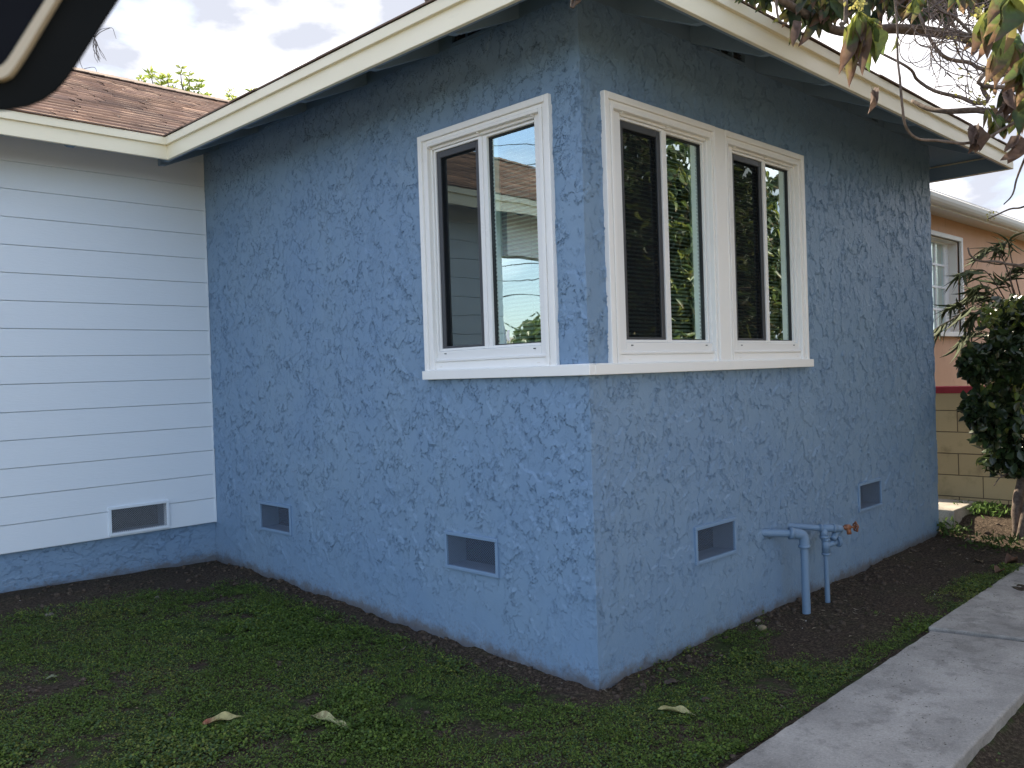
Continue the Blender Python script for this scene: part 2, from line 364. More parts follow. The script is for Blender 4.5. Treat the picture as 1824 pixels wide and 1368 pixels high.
# ------------------------------------------------------------------ dimensions
D = 3.664; W = 4.3165; O = 0.456; ZF = 2.958; ZT = 3.10; SL = 0.45; WX = -3.0
def gh(x, y):
    """height of the ground"""
    x = np.asarray(x, float); y = np.asarray(y, float)
    west = 0.036 * np.clip(y, 0, 4) * smooth01(-x, -1.0, 0.2) + 0.036 * np.clip(-x, 0, 2) * smooth01(y, 0.5, 3.6) 
    east = 0.010 * np.clip(x, 0, 4.5) + 0.11 * smooth01(x, 4.2, 4.7)
    z = west + east
    z = z - 0.055 * smooth01(-y, 1.38, 1.50) * smooth01(x, -1.8, -.6)
    z = z + 0.018 * (vnoise(x * 2.1, y * 2.1, 3, 3) - .5) * 2
    dl = np.where(x < 0, -x, np.where(y < 0, -y, 0)); dw = np.where((x > 0) & (y > 0), 0, np.hypot(np.clip(-x, 0, 9), np.where(x > -0.0, np.clip(-y, 0, 9), np.clip(-y, 0, 9))))
    near = np.exp(-dw / 0.07)
    z = z + near * (0.012 + 0.045 * (vnoise(x * 9, y * 9, 8, 4, .6) - .5))
    z = z + 0.010 * (vnoise(x * 16, y * 16, 5, 4, .6) - .5)
    return z

# ------------------------------------------------------------------ ground
def axis(lo, hi, a, b, fine, coarse_to):
    mid = np.arange(a, b, fine); l = a - np.geomspace(fine * 1.5, a - lo, coarse_to)[::-1]; r = b + np.geomspace(fine * 1.5, hi - b, coarse_to)
    return np.concatenate([l, mid, [b], r])
gx = axis(-400, 400, -3.0, 5.2, 0.016, 40); gy = axis(-400, 400, -2.2, 3.72, 0.016, 40)
X, Y = np.meshgrid(gx, gy); Z = gh(X, Y)
far = smooth01(np.hypot(X, Y), 8, 20); Z = Z * (1 - far)
V = np.stack([X.ravel(), Y.ravel(), Z.ravel()], 1)
nx, ny = len(gx), len(gy); I = np.arange(nx * ny).reshape(ny, nx)
F = np.stack([I[:-1, :-1].ravel(), I[:-1, 1:].ravel(), I[1:, 1:].ravel(), I[1:, :-1].ravel()], 1)
def green_mask(x, y):
    """how much vegetation the lawn carries at a point"""
    x = np.asarray(x, float); y = np.asarray(y, float)
    n = vnoise(x * 1.5, y * 1.5, 21, 4, .55)
    dl = np.where(x < 0.0, -x, np.where(y < 0, -y, 0.0))
    dcorner = np.where((x < 0) & (y < 0), np.hypot(x, y), np.where(x < 0, -x, -y))
    g = smooth01(n, .12, .34)
    g = g * smooth01(dcorner, .10, .28)
    g = g * np.where(x < 0, smooth01(D - y, .25 + .5 * vnoise(x * 2, y * 0 + 3, 9, 2), .8 + .3 * n), 1)
    right = smooth01(x - y * .3, 0.1, 0.9)
    g = g * (1 - right) + right * smooth01(n + .24 * smooth01(-y, .42, .85) - .16 * smooth01(x, 1.3, 2.4), .54, .70) * .8
    return g * np.where((y < -1.44) & (x > -.5), .25 * smooth01(n, .5, .6), 1)
GM = green_mask(X, Y)
GM = np.where(np.hypot(X, Y) > 7, 1.0, np.clip(GM * 1.1 + .12, 0, 1))
gcol = np.stack([GM.ravel()] * 3, 1)
tag(npmesh('ground', V, F, M_GROUND, col=gcol, smooth=True), kind='structure')

# paths
def slab(mb, poly, z0, z1, step=0.05):
    """slab with slightly uneven edges; poly: four corners (x, y)"""
    pts = []
    n = len(poly)
    for i in range(n):
        a = np.array(poly[i]); b = np.array(poly[(i + 1) % n]); L_ = np.linalg.norm(b - a); k = max(1, int(L_ / step)); nrm = np.array([-(b - a)[1], (b - a)[0]]) / L_
        for j in range(k):
            p = a + (b - a) * j / k
            if j: p = p + nrm * random.gauss(0, 0.0016)
            pts.append((p[0], p[1], z1))
    mb.prism(pts, (0, 0, z0 - z1))
p = MB()
slab(p, [(-2.2, -.86), (1.735, -.825), (1.835, -1.245), (1.86, -1.42), (-2.2, -1.46)], -.10, .032)
o = p.build('path', M_CONC, bevel=0.010, seg=3); tag(o, kind='structure')
p = MB(); slab(p, [(1.775, -.80), (3.75, -.775), (4.50, -.80), (4.50, -1.39), (1.905, -1.40), (1.87, -1.245)], -.10, .040)
tag(p.build('path', M_CONC, bevel=0.010, seg=3), kind='structure')
p = MB(); slab(p, [(4.56, -3.5), (5.12, -3.5), (5.12, -.09), (4.56, -.09)], -.05, .115)
slab(p, [(4.98, -.088), (5.12, -.088), (5.12, 7), (4.98, 7)], -.05, .113)
tag(p.build('path', M_CONC2, bevel=0.006), kind='structure')

# ------------------------------------------------------------------ the blue house
house = thing('blue_house', (0, 0, 0), 'blue stucco bungalow with white siding wing, brown shingle roof and white corner windows', 'house')
# windows: (h0, h1) glass extents
def TL(h, n, z): return (-n, h, z)
def TR(h, n, z): return (h, -n, z)
LW = dict(o=(.171, 1.124), panes=[(.305, .635), (.690, 1.024)], screen=1)
RW1 = dict(o=(.143, 1.085), panes=[(.305, .640), (.690, 1.025)], screen=0)
RW2 = dict(o=(1.185, 2.102), panes=[(1.315, 1.655), (1.700, 2.000)], screen=0)
ZB, ZTOP = 1.4845, 2.741
VENTS_L = [(.640, 1.010), (2.600, 2.975)]; VENTS_R = [(.822, 1.188), (2.822, 3.172)]; VENT_S = (-.762, -.380); VZ = (.452, .612)

def gridlines(a, b, step, cuts):
    e = sorted(set([a, b] + [c for c in cuts if a < c < b])); r = []
    for p_, q in zip(e[:-1], e[1:]):
        n = max(1, int(round((q - p_) / step))); r += list(np.linspace(p_, q, n + 1)[:-1])
    return np.array(r + [e[-1]])
def wall_mesh(name, path_len, fold, zr, holes, mapf, mat, step, parent):
    us = gridlines(path_len[0], path_len[1], step, [h[0] for h in holes] + [h[1] for h in holes] + [fold])
    zs = gridlines(zr[0], zr[1], step, [h[2] for h in holes] + [h[3] for h in holes])
    U, Zg = np.meshgrid(us, zs); V = mapf(U.ravel(), Zg.ravel()); nu = len(us); I = np.arange(U.size).reshape(len(zs), nu)
    F = np.stack([I[:-1, :-1].ravel(), I[:-1, 1:].ravel(), I[1:, 1:].ravel(), I[1:, :-1].ravel()], 1)
    uc = ((U[:-1, :-1] + U[1:, 1:]) / 2).ravel(); zc = ((Zg[:-1, :-1] + Zg[1:, 1:]) / 2).ravel(); keep = np.ones(len(F), bool)
    for h in holes: keep &= ~((uc > h[0]) & (uc < h[1]) & (zc > h[2]) & (zc < h[3]))
    F = F[keep]; used = np.unique(F); re = -np.ones(len(V), int); re[used] = np.arange(len(used))
    return npmesh(name, V[used], re[F], mat, parent, smooth=True)
# u runs: negative = left wall (y = -u), positive = right wall (x = u)
holes = [(-LW['o'][1] + .03, -LW['o'][0] - .03, ZB - .02, ZTOP - .03), (RW1['o'][0] + .03, RW2['o'][1] - .03, ZB - .02, ZTOP - .03)]
holes += [(-b, -a, VZ[0], VZ[1]) for a, b in VENTS_L] + [(a, b, VZ[0], VZ[1]) for a, b in VENTS_R]
def mapw(u, z): return np.stack([np.where(u > 0, u, 0), np.where(u < 0, -u, 0), z], 1)
wall_mesh('wall', (-D - .02, W), 0.0, (-.25, 3.15), holes, mapw, M_STUCCO, 0.0042, house)
wall_mesh('wall', (0, 6), 0.0, (-.2, 3.17), [], lambda u, z: np.stack([u * 0 + W, u, z], 1), M_STUCCO, 0.05, house)
wall_mesh('plinth', (WX, 0), 0.0, (-.1, .45), [], lambda u, z: np.stack([u, u * 0 + D + .012, z], 1), M_BASE, 0.008, house)
p = MB(); p.box((WX, 9.0, -.2), (W, 9.1, 3.2)); p.box((WX, D + .03, -.2), (WX + .08, 9.0, 3.2)); p.build('back_wall', M_BLUEP, house)

# siding: one board after the other, each with a narrow groove under its lip
Z0S, BS = .423, .178
p = MB(); prof = []
for k in range(16):
    z0 = Z0S + k * BS; z1 = min(z0 + BS, 3.18)
    prof += [(-.020, z0 + .0016), (-.022, z0 + .004), (-.017, z1 - .0025), (-.010, z1 - .0015)]
    if k == 0: prof[0] = (-.020, z0)
prof.append((-.006, 3.18))
def siding(x0, x1, zlo=0, zhi=9):
    pr = [(y, z) for y, z in prof if zlo <= z <= zhi]
    if zlo: pr = [(-.020, zlo)] + pr
    if zhi < 9: pr = pr + [(-.018, zhi)]
    n = len(pr); vs = [(x0, D + y, z) for y, z in pr] + [(x1, D + y, z) for y, z in pr]
    vs += [(x0, D + .02, pr[0][1]), (x1, D + .02, pr[0][1]), (x0, D + .02, pr[-1][1]), (x1, D + .02, pr[-1][1])]
    fs = [(i, i + 1, i + 1 + n, i + n) for i in range(n - 1)]
    fs += [(0, n, 2 * n + 1, 2 * n), (n - 1, 2 * n - 1, 2 * n + 3, 2 * n + 2)]
    fs += [tuple(range(n)) + (2 * n + 2, 2 * n), tuple(range(2 * n - 1, n - 1, -1)) + (2 * n + 1, 2 * n + 3)]
    p.add(vs, fs)
siding(WX, VENT_S[0]); siding(VENT_S[0], VENT_S[1], VZ[1]); siding(VENT_S[0], VENT_S[1], 0, VZ[0]); siding(VENT_S[1], -.012)
p.build('siding', M_SIDING, house)
p = MB(); p.box((-.012, D - .024, Z0S - .002), (-.002, D + .02, 3.17)); p.build('corner_strip', M_SIDING, house)

def vent(T, h0, h1, mf, mm, n0=0.0):
    z0, z1 = VZ; fw = .019; p = MB()
    p.box((h0 - fw, n0 - .004, z1), (h1 + fw, n0 + .012, z1 + fw), T); p.box((h0 - fw, n0 - .004, z0 - fw), (h1 + fw, n0 + .012, z0), T)
    p.box((h0 - fw, n0 - .004, z0), (h0, n0 + .012, z1), T); p.box((h1, n0 - .004, z0), (h1 + fw, n0 + .012, z1), T)
    f = p.build('crawl_vent', mf, house, bevel=.0025)
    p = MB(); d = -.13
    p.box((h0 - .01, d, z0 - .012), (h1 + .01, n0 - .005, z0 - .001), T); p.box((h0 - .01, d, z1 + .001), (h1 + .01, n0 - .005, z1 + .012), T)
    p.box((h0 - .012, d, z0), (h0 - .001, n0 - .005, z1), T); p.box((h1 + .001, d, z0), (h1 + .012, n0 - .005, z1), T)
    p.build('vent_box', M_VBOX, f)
    p = MB(); p.box((h0 - .1, -.34, z0 - .12), (h1 + .1, -.33, z1 + .1), T); p.build('vent_dark_sheet', M_BLACK, f)  # black sheet stands in for the unlit space behind the vent
    p = MB(); p.add([T(h0, n0 + .002, z0), T(h1, n0 + .002, z0), T(h1, n0 + .002, z1), T(h0, n0 + .002, z1)], [(0, 1, 2, 3)]); p.build('wire_mesh', mm, f)
for a, b in VENTS_L: vent(TL, a, b, M_BLUEP, M_VMESH)
for a, b in VENTS_R: vent(TR, a, b, M_BLUEP, M_VMESH)
def TS(h, n, z): return (h, D - n, z)
vent(TS, VENT_S[0], VENT_S[1], M_SIDING, M_VMESHW, 0.022)

def window(T, wd, casl=True, casr=True):
    h0, h1 = wd['o']; sgn = 1
    z0, z1 = ZB, ZTOP
    GZ0, GZ1 = 1.600, 2.645; fl, fr = h0 + .078, h1 - .078      # vinyl frame outer edges
    if not casl: fl = h0 + .045
    if not casr: fr = h1 - .045
    def ring(p, a0, a1, b0, b1, c0, c1, na, nb, bottom=True):
        """rectangular ring: outer (a0..a1, c..), inner (b0..b1), depth na..nb"""
        p.box((a0, na, c0[0]), (b0, nb, c1[0]), T); p.box((b1, na, c0[0]), (a1, nb, c1[0]), T)
        p.box((b0, na, c1[1]), (b1, nb, c1[0]), T)
        if bottom: p.box((b0, na, c0[0]), (b1, nb, c0[1]), T)
    # stepped brick-mould casing
    p = MB(); e0 = h0; 
    ring(p, h0, h1, h0 + (.030 if casl else .012), h1 - (.030 if casr else .012), (z0, z0), (z1, z1 - .032), -.03, .026, False)
    a0, a1 = h0 + (.030 if casl else .012), h1 - (.030 if casr else .012)
    ring(p, a0, a1, a0 + .020, a1 - .020, (z0, z0), (z1 - .032, z1 - .050), -.03, .014, False)
    ring(p, a0 + .020, a1 - .020, fl - .006, fr + .006, (z0, z0), (z1 - .050, z1 - .068), -.035, .020, False)
    c = p.build('window', M_WHITE, house, bevel=.004, seg=3)
    p = MB(); p.box((a0 + .020, -.02, z0), (a1 - .020, .004, z0 + .045), T); p.build('bottom_rail', M_WHITE, c, bevel=.003)
    # vinyl frame
    p = MB(); gl = min(x[0] for x in wd['panes']); gr = max(x[1] for x in wd['panes'])
    ring(p, fl - .006, fr + .006, gl - .014, gr + .014, (z0 + .045, GZ0 - .014), (z1 - .068, GZ1 + .014), -.07, -.004)
    p.box((fl - .006, -.004, z0 + .045), (fr + .006, .010, z0 + .058), T)
    p.build('frame', M_VINYL, c, bevel=.003)
    # weep slots and trim clips, each its own little part
    for nm, mt, (q0, q1) in [('weep_hole', M_GREY, ((hh, -.0045, GZ0 - .030), (hh + .016, -.0025, GZ0 - .025))) for hh in (gl + .02, gr - .05)] + \
            [('weep_hole', M_CREAM, ((hh, .0035, z0 + .018), (hh + .018, .0052, z0 + .022))) for hh in (gl - .01, gr - .02)] + \
            [('trim_clip', M_CREAM, ((gl - .02 + (gr - gl + .03) * k / 2, -.003, z1 - .078), (gl - .014 + (gr - gl + .03) * k / 2, .018, z1 - .070))) for k in range(3)]:
        p = MB(); p.box(q0, q1, T); p.build(nm, mt, c)
    for i, (ga, gb) in enumerate(wd['panes']):
        scr = (i == wd['screen'])
        p = MB(); nn = -.014 if scr else -.020
        other = wd['panes'][1 - i]; ea = ga - (.012 if i == 0 else (ga - other[1]) / 2 + .0); eb = gb + (.012 if i == 1 else (other[0] - gb) / 2 + .0)
        ea = max(ea, ga - .028); eb = min(eb, gb + .028)
        ring(p, ea, eb, ga, gb, (GZ0 - .013, GZ0), (GZ1 + .013, GZ1), -.06, nn)
        s_ = p.build('sash', M_VINYL, c, bevel=.002)
        p = MB(); ring(p, ga, gb, ga + .007, gb - .007, (GZ0, GZ0 + .006), (GZ1, GZ1 - .007), -.052, -.036); p.build('gasket', M_BLACK, c)
        p = MB(); p.add([T(ga - .002, -.046, GZ0 - .002), T(gb + .002, -.046, GZ0 - .002), T(gb + .002, -.046, GZ1 + .002), T(ga - .002, -.046, GZ1 + .002)], [(0, 1, 2, 3)]); g = p.build('glass', M_GLASS, c)
        # single sheet reads cleaner: keep only the outer face
        if scr:
            p = MB(); ring(p, ga, gb, ga + .030, gb - .030, (GZ0, GZ0 + .012), (GZ1, GZ1 - .034), -.034, -.022); p.build('screen_frame', M_GREY, c, bevel=.003)
            p = MB(); p.add([T(ga + .03, -.028, GZ0 + .01), T(gb - .03, -.028, GZ0 + .01), T(gb - .03, -.028, GZ1 - .03), T(ga + .03, -.028, GZ1 - .03)], [(0, 1, 2, 3)]); p.build('insect_screen', M_SCREEN, c)
    # inner sash edge, blind and a dark sheet for the unlit room
    p = MB(); hm = (wd['panes'][0][1] + wd['panes'][1][0]) / 2
    z = GZ1 + .02
    while z > GZ0 - .02:
        p.add([T(gl - .03, -.072, z - .013), T(gr + .03, -.072, z - .013), T(gr + .03, -.092, z), T(gl - .03, -.092, z)], [(0, 1, 2, 3)]); z -= .0205
    p.build('blind', M_BLIND, c)
    p = MB()
    for hh in (gl + .09, gr - .09, hm): p.box((hh, -.070, GZ0), (hh + .0025, -.068, GZ1), T)
    p.build('blind_cord', M_GREY, c)
    p = MB(); ga, gb = wd['panes'][1 - wd['screen']]
    if wd['screen'] == 1: p.box((gb - .045, -.066, GZ0 - .01), (gb - .012, -.056, GZ1 + .01), T)
    else: p.box((gb - .075, -.066, GZ0 - .01), (gb - .020, -.056, GZ1 + .01), T)
    p.build('inner_stile', M_BLIND, c)
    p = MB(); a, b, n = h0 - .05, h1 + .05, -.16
    p.box((a, n - .01, z0 - .1), (b, n, z1 + .1), T); p.build('room_dark_sheet', M_ROOM, c)
    return c
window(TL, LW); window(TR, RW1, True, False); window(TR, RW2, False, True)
p = MB(); p.box((RW1['o'][1] + .0, -.03, ZB), (RW2['o'][0], .024, ZTOP - .001), TR); p.build('window_mullion', M_WHITE, house, bevel=.003)
for T, a, b in ((TL, -.038, 1.130), (TR, .0005, 2.128)):
    p = MB(); p.box((a, -.03, 1.438), (b, .040, 1.4845), T); p.box((max(a, 0) if T is TR else a + .004, -.03, 1.4845), (b - .03, .029, 1.490), T)
    p.build('window_sill', M_WHITE, house, bevel=.004, seg=3)
# sash pull on the left window glass
p = MB(); p.tube(catmull([(.052, .545, 1.615), (.048, .553, 1.645), (.050, .545, 1.675)], 5), [.004] + [.009] * 9 + [.004], 8); p.build('sash_pull', M_VINYL, house, smooth=True)

# fascia: upper drip board proud of the lower one
def fascia_run(mb, pts, n0, n1, z0, z1):
    """mitred run along a polyline; offset n0..n1 outwards (outwards = right-hand side)"""
    P = [np.array(q, float) for q in pts]
    def off(i, d):
        def nr(a, b): t_ = (b - a) / np.linalg.norm(b - a); return np.array([t_[1], -t_[0]])
        if i == 0: return P[0] + d * nr(P[0], P[1])
        if i == len(P) - 1: return P[-1] + d * nr(P[-2], P[-1])
        a, b = nr(P[i - 1], P[i]), nr(P[i], P[i + 1]); m = (a + b) / (1 + a @ b); return P[i] + d * m
    vs = []
    for i in range(len(P)):
        a, b = off(i, n0), off(i, n1)
        vs += [(a[0], a[1], z0), (b[0], b[1], z0), (b[0], b[1], z1), (a[0], a[1], z1)]
    fs = [(4 * i + k, 4 * i + (k + 1) % 4, 4 * i + 4 + (k + 1) % 4, 4 * i + 4 + k) for i in range(len(P) - 1) for k in range(4)]
    fs += [(0, 1, 2, 3), tuple(4 * (len(P) - 1) + k for k in (3, 2, 1, 0))]
    mb.add(vs, fs)
E_ = [(-6.2, D - O), (-O, D - O), (-O, -O), (W + O, -O), (W + O, 9.19)]
E2 = []
for a, b in zip(E_[:-1], E_[1:]):
    a = np.array(a); b = np.array(b); k = int(np.linalg.norm(b - a) / .5)
    E2 += [a + (b - a) * i / k for i in range(k)]
E2.append(np.array(E_[-1]))
p = MB(); fascia_run(p, E_, 0, .022, ZF, ZT - .045); p.build('fascia', M_FASCIA, house, bevel=.003)
p = MB(); fascia_run(p, E_, 0, .040, ZT - .050, ZT + .002); p.build('drip_board', M_FASCIA, house, bevel=.003)
p = MB(); fascia_run(p, E_, -.022, -.001, ZF + .006, ZT - .030); p.build('sub_fascia', M_EAVE, house)
p = MB()
for i in range(len(E_) - 1):
    a = np.array(E_[i], float); b = np.array(E_[i + 1], float); L_ = np.linalg.norm(b - a); t_ = (b - a) / L_; nr = np.array([t_[1], -t_[0]]); s = 0
    while s < L_:
        e = min(s + random.uniform(.3, .34), L_); q0 = a + t_ * s; q1 = a + t_ * (e - .004); d = .046 + random.uniform(-.003, .006); zz = ZT + .004 + random.uniform(0, .003)
        p.prism([(*(q0 + nr * d), zz), (*(q1 + nr * d), zz), (*(q1 - nr * .1), zz + .045 * 1), (*(q0 - nr * .1), zz + .045)], (0, 0, .008)); s = e
p.build('shingle_edge', M_SHINGLE, house)

# roof planes
def zr(d): return ZT + .016 + SL * d
hx = W + O; rx = (hx - O) / 2; rz_y = 6.2; my = D - O
p = MB()
def rp(pts): p.prism(pts, (0, 0, -.03))
wr = (hx + O) / 2                 # half width of wing roof
xr = -O + wr; yr = -O + wr
yj = my + wr
rp([(-O, -O, zr(0)), (-O, my, zr(0)), (xr, yj, zr(wr)), (xr, yr, zr(wr))])
rp([(-O, -O, zr(0)), (hx, -O, zr(0)), (xr, yr, zr(wr))])
md = rz_y - my; xe = hx - md
rp([(hx, -O, zr(0)), (hx, rz_y + md, zr(0)), (xe, rz_y, zr(md)), (xr, yj, zr(wr)), (xr, yr, zr(wr))])
rp([(-6.2, my, zr(0) - .01), (-O, my, zr(0) - .01), (xr, yj, zr(wr) - .01), (xe, rz_y, zr(md) - .01), (-6.2, rz_y, zr(md) - .01)])
rp([(-6.2, rz_y, zr(md)), (xe, rz_y, zr(md)), (hx, rz_y + md, zr(0)), (-6.2, rz_y + md, zr(0))])
p.build('roof', M_EAVE, house)
# shingle courses on the slope facing the camera: every tab a wedge with its own tone
Vs, Fs, Cs = [], [], []
ca = math.cos(math.atan(SL)); course = .135; nC = int(md / ca / course)
tones = np.array((1.75, 1.55, 1.4)) * np.array([(.26, .155, .105), (.31, .19, .13), (.18, .115, .085), (.37, .23, .155), (.28, .175, .13), (.22, .135, .09)])
for c in range(nC + 1):
    y0 = my - .035 + c * course * ca; y1 = min(y0 + course * ca + .03, rz_y)
    if y0 > rz_y - .02: break
    x = -6.2 + random.uniform(-.3, 0); xmax = -O + (y0 - my) + .03
    while x < xmax:
        x1 = min(x + random.choice([.16, .2, .32, .32, .28]), xmax + .02)
        d0 = y0 - my; d1 = y1 - my; t_ = random.choice([.007, .010, .014]); zo = zr(0) + .0; o_ = len(Vs)
        g = .003
        Vs += [(x + g, y0 + random.uniform(-.004, .004), zo + SL * d0 - .001), (x1 - g, y0 + random.uniform(-.004, .004), zo + SL * d0 - .001), (x1 - g, y0, zo + SL * d0 + t_), (x + g, y0, zo + SL * d0 + t_), (x + g, y1, zo + SL * d1 + .001), (x1 - g, y1, zo + SL * d1 + .001)]
        Fs += [(o_, o_ + 1, o_ + 2, o_ + 3), (o_ + 3, o_ + 2, o_ + 5, o_ + 4)]
        Cs += [tones[random.randrange(6)] * random.uniform(.85, 1.15)] * 6; x = x1
npmesh('shingles', Vs, Fs, M_SHINGLE, house, col=np.array(Cs))
p = MB(); x = -6.2
while x < xe:
    for sg in (1, -1): p.prism([(x, rz_y, zr(md) + .022), (x + .26, rz_y, zr(md) + .030), (x + .26, rz_y - sg * .14, zr(md - .14) + .024), (x, rz_y - sg * .14, zr(md - .14) + .016)], (0, 0, .006))
    x += .14
p.build('ridge_cap', M_SHINGLE, house)
for nm in ('shingle_edge', 'ridge_cap'):
    for ob in [o for o in COL.objects if o.name.startswith(nm)]:
        me = ob.data; a = me.color_attributes.new('Col', 'FLOAT_COLOR', 'POINT'); c = np.ones((len(me.vertices), 4), np.float32)
        c[:, :3] = (.17, .115, .09); a.data.foreach_set('color', c.ravel())

# rafter tails, frieze blocks and eave vents
def rafter(q, axis_):
    zi = zr(0) - .032; p = MB(); n0, n1 = -.435, .12
    def zz(n): return zi + SL * (n + O)
    def pt(n, s_, z): return (n, q + s_, z) if axis_ == 'L' else (q + s_, n, z)
    vs = []
    for n, lo in ((n0, -.124), (n0 + .05, -.140), (n1, -.143)):
        for s_ in (-.02, .02): vs += [pt(n, s_, zz(n) + lo), pt(n, s_, zz(n) - .001)]
    p.add(vs, [(0, 1, 3, 2), (4, 6, 2, 0), (8, 10, 6, 4), (10, 11, 9, 8), (0, 1, 5, 4), (4, 5, 9, 8), (2, 3, 7, 6), (6, 7, 11, 10), (1, 3, 7, 5), (5, 7, 11, 9)])
    p.build('rafter', M_EAVE, house, bevel=.002)
RL = [3.42, 2.86, 2.25, 1.61, .97, .38]; RR = [.345, .93, 1.60, 2.20, 2.84, 3.45, 4.05]
for q in RL: rafter(q, 'L')
for q in RR: rafter(q, 'R')
for i in range(2): # side wing rafters, and the hip rafter at the corner
    pass
for k in range(6):
    q = -.45 - .61 * k; p = MB(); zi = zr(0) - .042
    p.prism([(q - .02, my + .02, zi - .11), (q - .02, my + .07, zi + .02 - .13), (q - .02, my + .56, zi + SL * .56 - .13), (q - .02, my + .56, zi + SL * .56), (q - .02, my + .02, zi)], (.04, 0, 0)); p.build('rafter', M_EAVE, house)
p = MB(); zi = zr(0) - .032
def hp(t_, s_, z): return (-O + t_ + s_ * .018, -O + t_ - s_ * .018, z)
vs = [hp(.02, -1, zi - .09), hp(.02, 1, zi - .09), hp(.02, 1, zi), hp(.02, -1, zi)] + [hp(.6, -1, zi - .11 + SL * .58), hp(.6, 1, zi - .11 + SL * .58), hp(.6, 1, zi + SL * .58), hp(.6, -1, zi + SL * .58)]
p.add(vs, [(0, 1, 2, 3), (4, 7, 6, 5), (0, 4, 5, 1), (1, 5, 6, 2), (2, 6, 7, 3), (3, 7, 4, 0)]); p.build('hip_rafter', M_EAVE, house)
def frieze(T, qs, ends, vent_bays):
    e = [ends[0]] + qs + [ends[1]]
    for i in range(len(e) - 1):
        a, b = e[i] + .02, e[i + 1] - .02
        p = MB(); z0, z1 = 3.148, zr(O) - .034
        if i in vent_bays:
            w_ = (b - a) * .62; c = (a + b) / 2; va, vb = c - w_ / 2, c + w_ / 2
            p.box((a, -.03, z0), (va, .0, z1), T); p.box((vb, -.03, z0), (b, .0, z1), T); p.box((va, -.03, z0), (vb, .010, z0 + .016), T)
            for k in (1, 2): m = va + (vb - va) * k / 3; p.box((m - .008, -.03, z0 + .018), (m + .008, .001, z1), T)
            o_ = p.build('frieze_block', M_EAVE, house)
            p = MB(); p.box((va, -.05, z0), (vb, -.045, z1), T)
            for k in range(5): z = z0 + .02 + k * .016; p.box((va, -.035, z), (vb, -.020, z + .003), T)
            p.build('eave_vent', M_GREY, house)
        else:
            p.box((a, -.03, z0), (b, .0, z1), T); p.build('frieze_block', M_EAVE, house)
frieze(TL, RL[::-1], (0.0, D), (1, 4)); frieze(TR, RR, (0.0, W), (2, 5))

# porch end of the siding wing (seen mirrored in the left window)
p = MB(); p.box((-6.1, D - .10, 2.62), (WX, D + .06, 3.12)); p.build('porch_beam', M_WHITE, house)
p = MB(); p.box((-6.1, D - .08, 0), (-5.95, D + .05, 2.62)); p.build('porch_post', M_WHITE, house, bevel=.004)

# ------------------------------------------------------------------ pipes on the right wall
def pipe_thing(name, label, cat, loc): return thing(name, loc, label, cat)
dp = thing('drain_pipe', (1.70, -.125, 0), 'thicker blue painted pipe leaving the wall and bending down into the dirt', 'pipe')
x0, y1 = 1.487, -.155; zc = .494
p = MB(); R_ = .024
# comes out of the wall, a little skewed, then an elbow down
a = np.array([1.485, .03, .496]); b = np.array([1.655, -.125, .482])
p.tube([a, b], R_ * .92, 14); c = np.array([1.70, -.155, .43]); 
p.tube([c, (1.70, -.158, -.12)], [R_ * .95, R_], 14); p.build('pipe_run', M_PIPE, dp, smooth=False, bevel=.0)
p = MB(); el = catmull([b - (b - a) * .12, b, b + np.array([.035, -.022, -.012]), c + np.array([0, 0, .012]), c - np.array([0, 0, .03])], 6)
p.tube(el, R_ * 1.25, 14); p.tube([b - (b - a) * .16, b - (b - a) * .05], R_ * 1.42, 14); p.tube([c - np.array([0, 0, .035]), c - np.array([0, 0, .018])], R_ * 1.42, 14)
p.build('elbow', M_PIPE, dp, smooth=True)
wp = thing('water_pipe', (1.97, -.14, 0), 'thinner blue painted water pipe standing in dirt with tee joints and copper valve', 'pipe')
a = np.array([1.80, .03, .492]); b = np.array([1.965, -.150, .468]); r_ = .0175
p = MB(); p.tube([a, b], r_, 12); p.tube([(1.965, -.150, .47), (1.972, -.156, .30)], r_ * 1.05, 12); p.tube([(1.972, -.156, .30), (1.975, -.158, -.12)], .0150, 12)
p.build('pipe_run', M_PIPE, wp)
p = MB(); q = b + np.array([.045, -.045, -.003])
p.tube([b - (b - a) * .12, q + np.array([.012, -.012, 0])], r_ * 1.3, 12)
for s_ in (-.022, .055): p.tube([b + (q - b) * (s_ / .063), b + (q - b) * (s_ / .063 + .16)], r_ * 1.5, 12)
p.tube([b - np.array([0, 0, .055]), b], r_ * 1.3, 12); p.tube([b - np.array([0, 0, .06]), b - np.array([0, 0, .045])], r_ * 1.5, 12)
p.tube(catmull([q, q + np.array([.03, -.02, -.002]), q + np.array([.045, -.012, -.015]), q + np.array([.035, .01, -.04]), q + np.array([.0, .01, -.065])], 4), r_ * 1.15, 10)
p.build('tee_joint', M_PIPE, wp, smooth=True)
p = MB(); t0 = np.array([1.972, -.156, .365]); p.tube([t0 + np.array([0, 0, .045]), t0 - np.array([0, 0, .045])], r_ * 1.35, 12)
for z in (.04, -.045): p.tube([t0 + np.array([0, 0, z]), t0 + np.array([0, 0, z - .012])], r_ * 1.5, 12)
t1 = t0 + np.array([.085, -.035, .012]); p.tube([t0, t1], r_ * 1.05, 12); p.build('lower_tee', M_PIPE, wp, smooth=True)
p = MB(); dv = (t1 - t0) / np.linalg.norm(t1 - t0)
p.tube([t1 - dv * .006, t1 + dv * .002], .030, 20); 
p.tube([t1 + dv * .002, t1 + dv * .010], [.033, .033], 20); p.build('pipe_flange', M_PIPE, wp, smooth=False, bevel=.001)
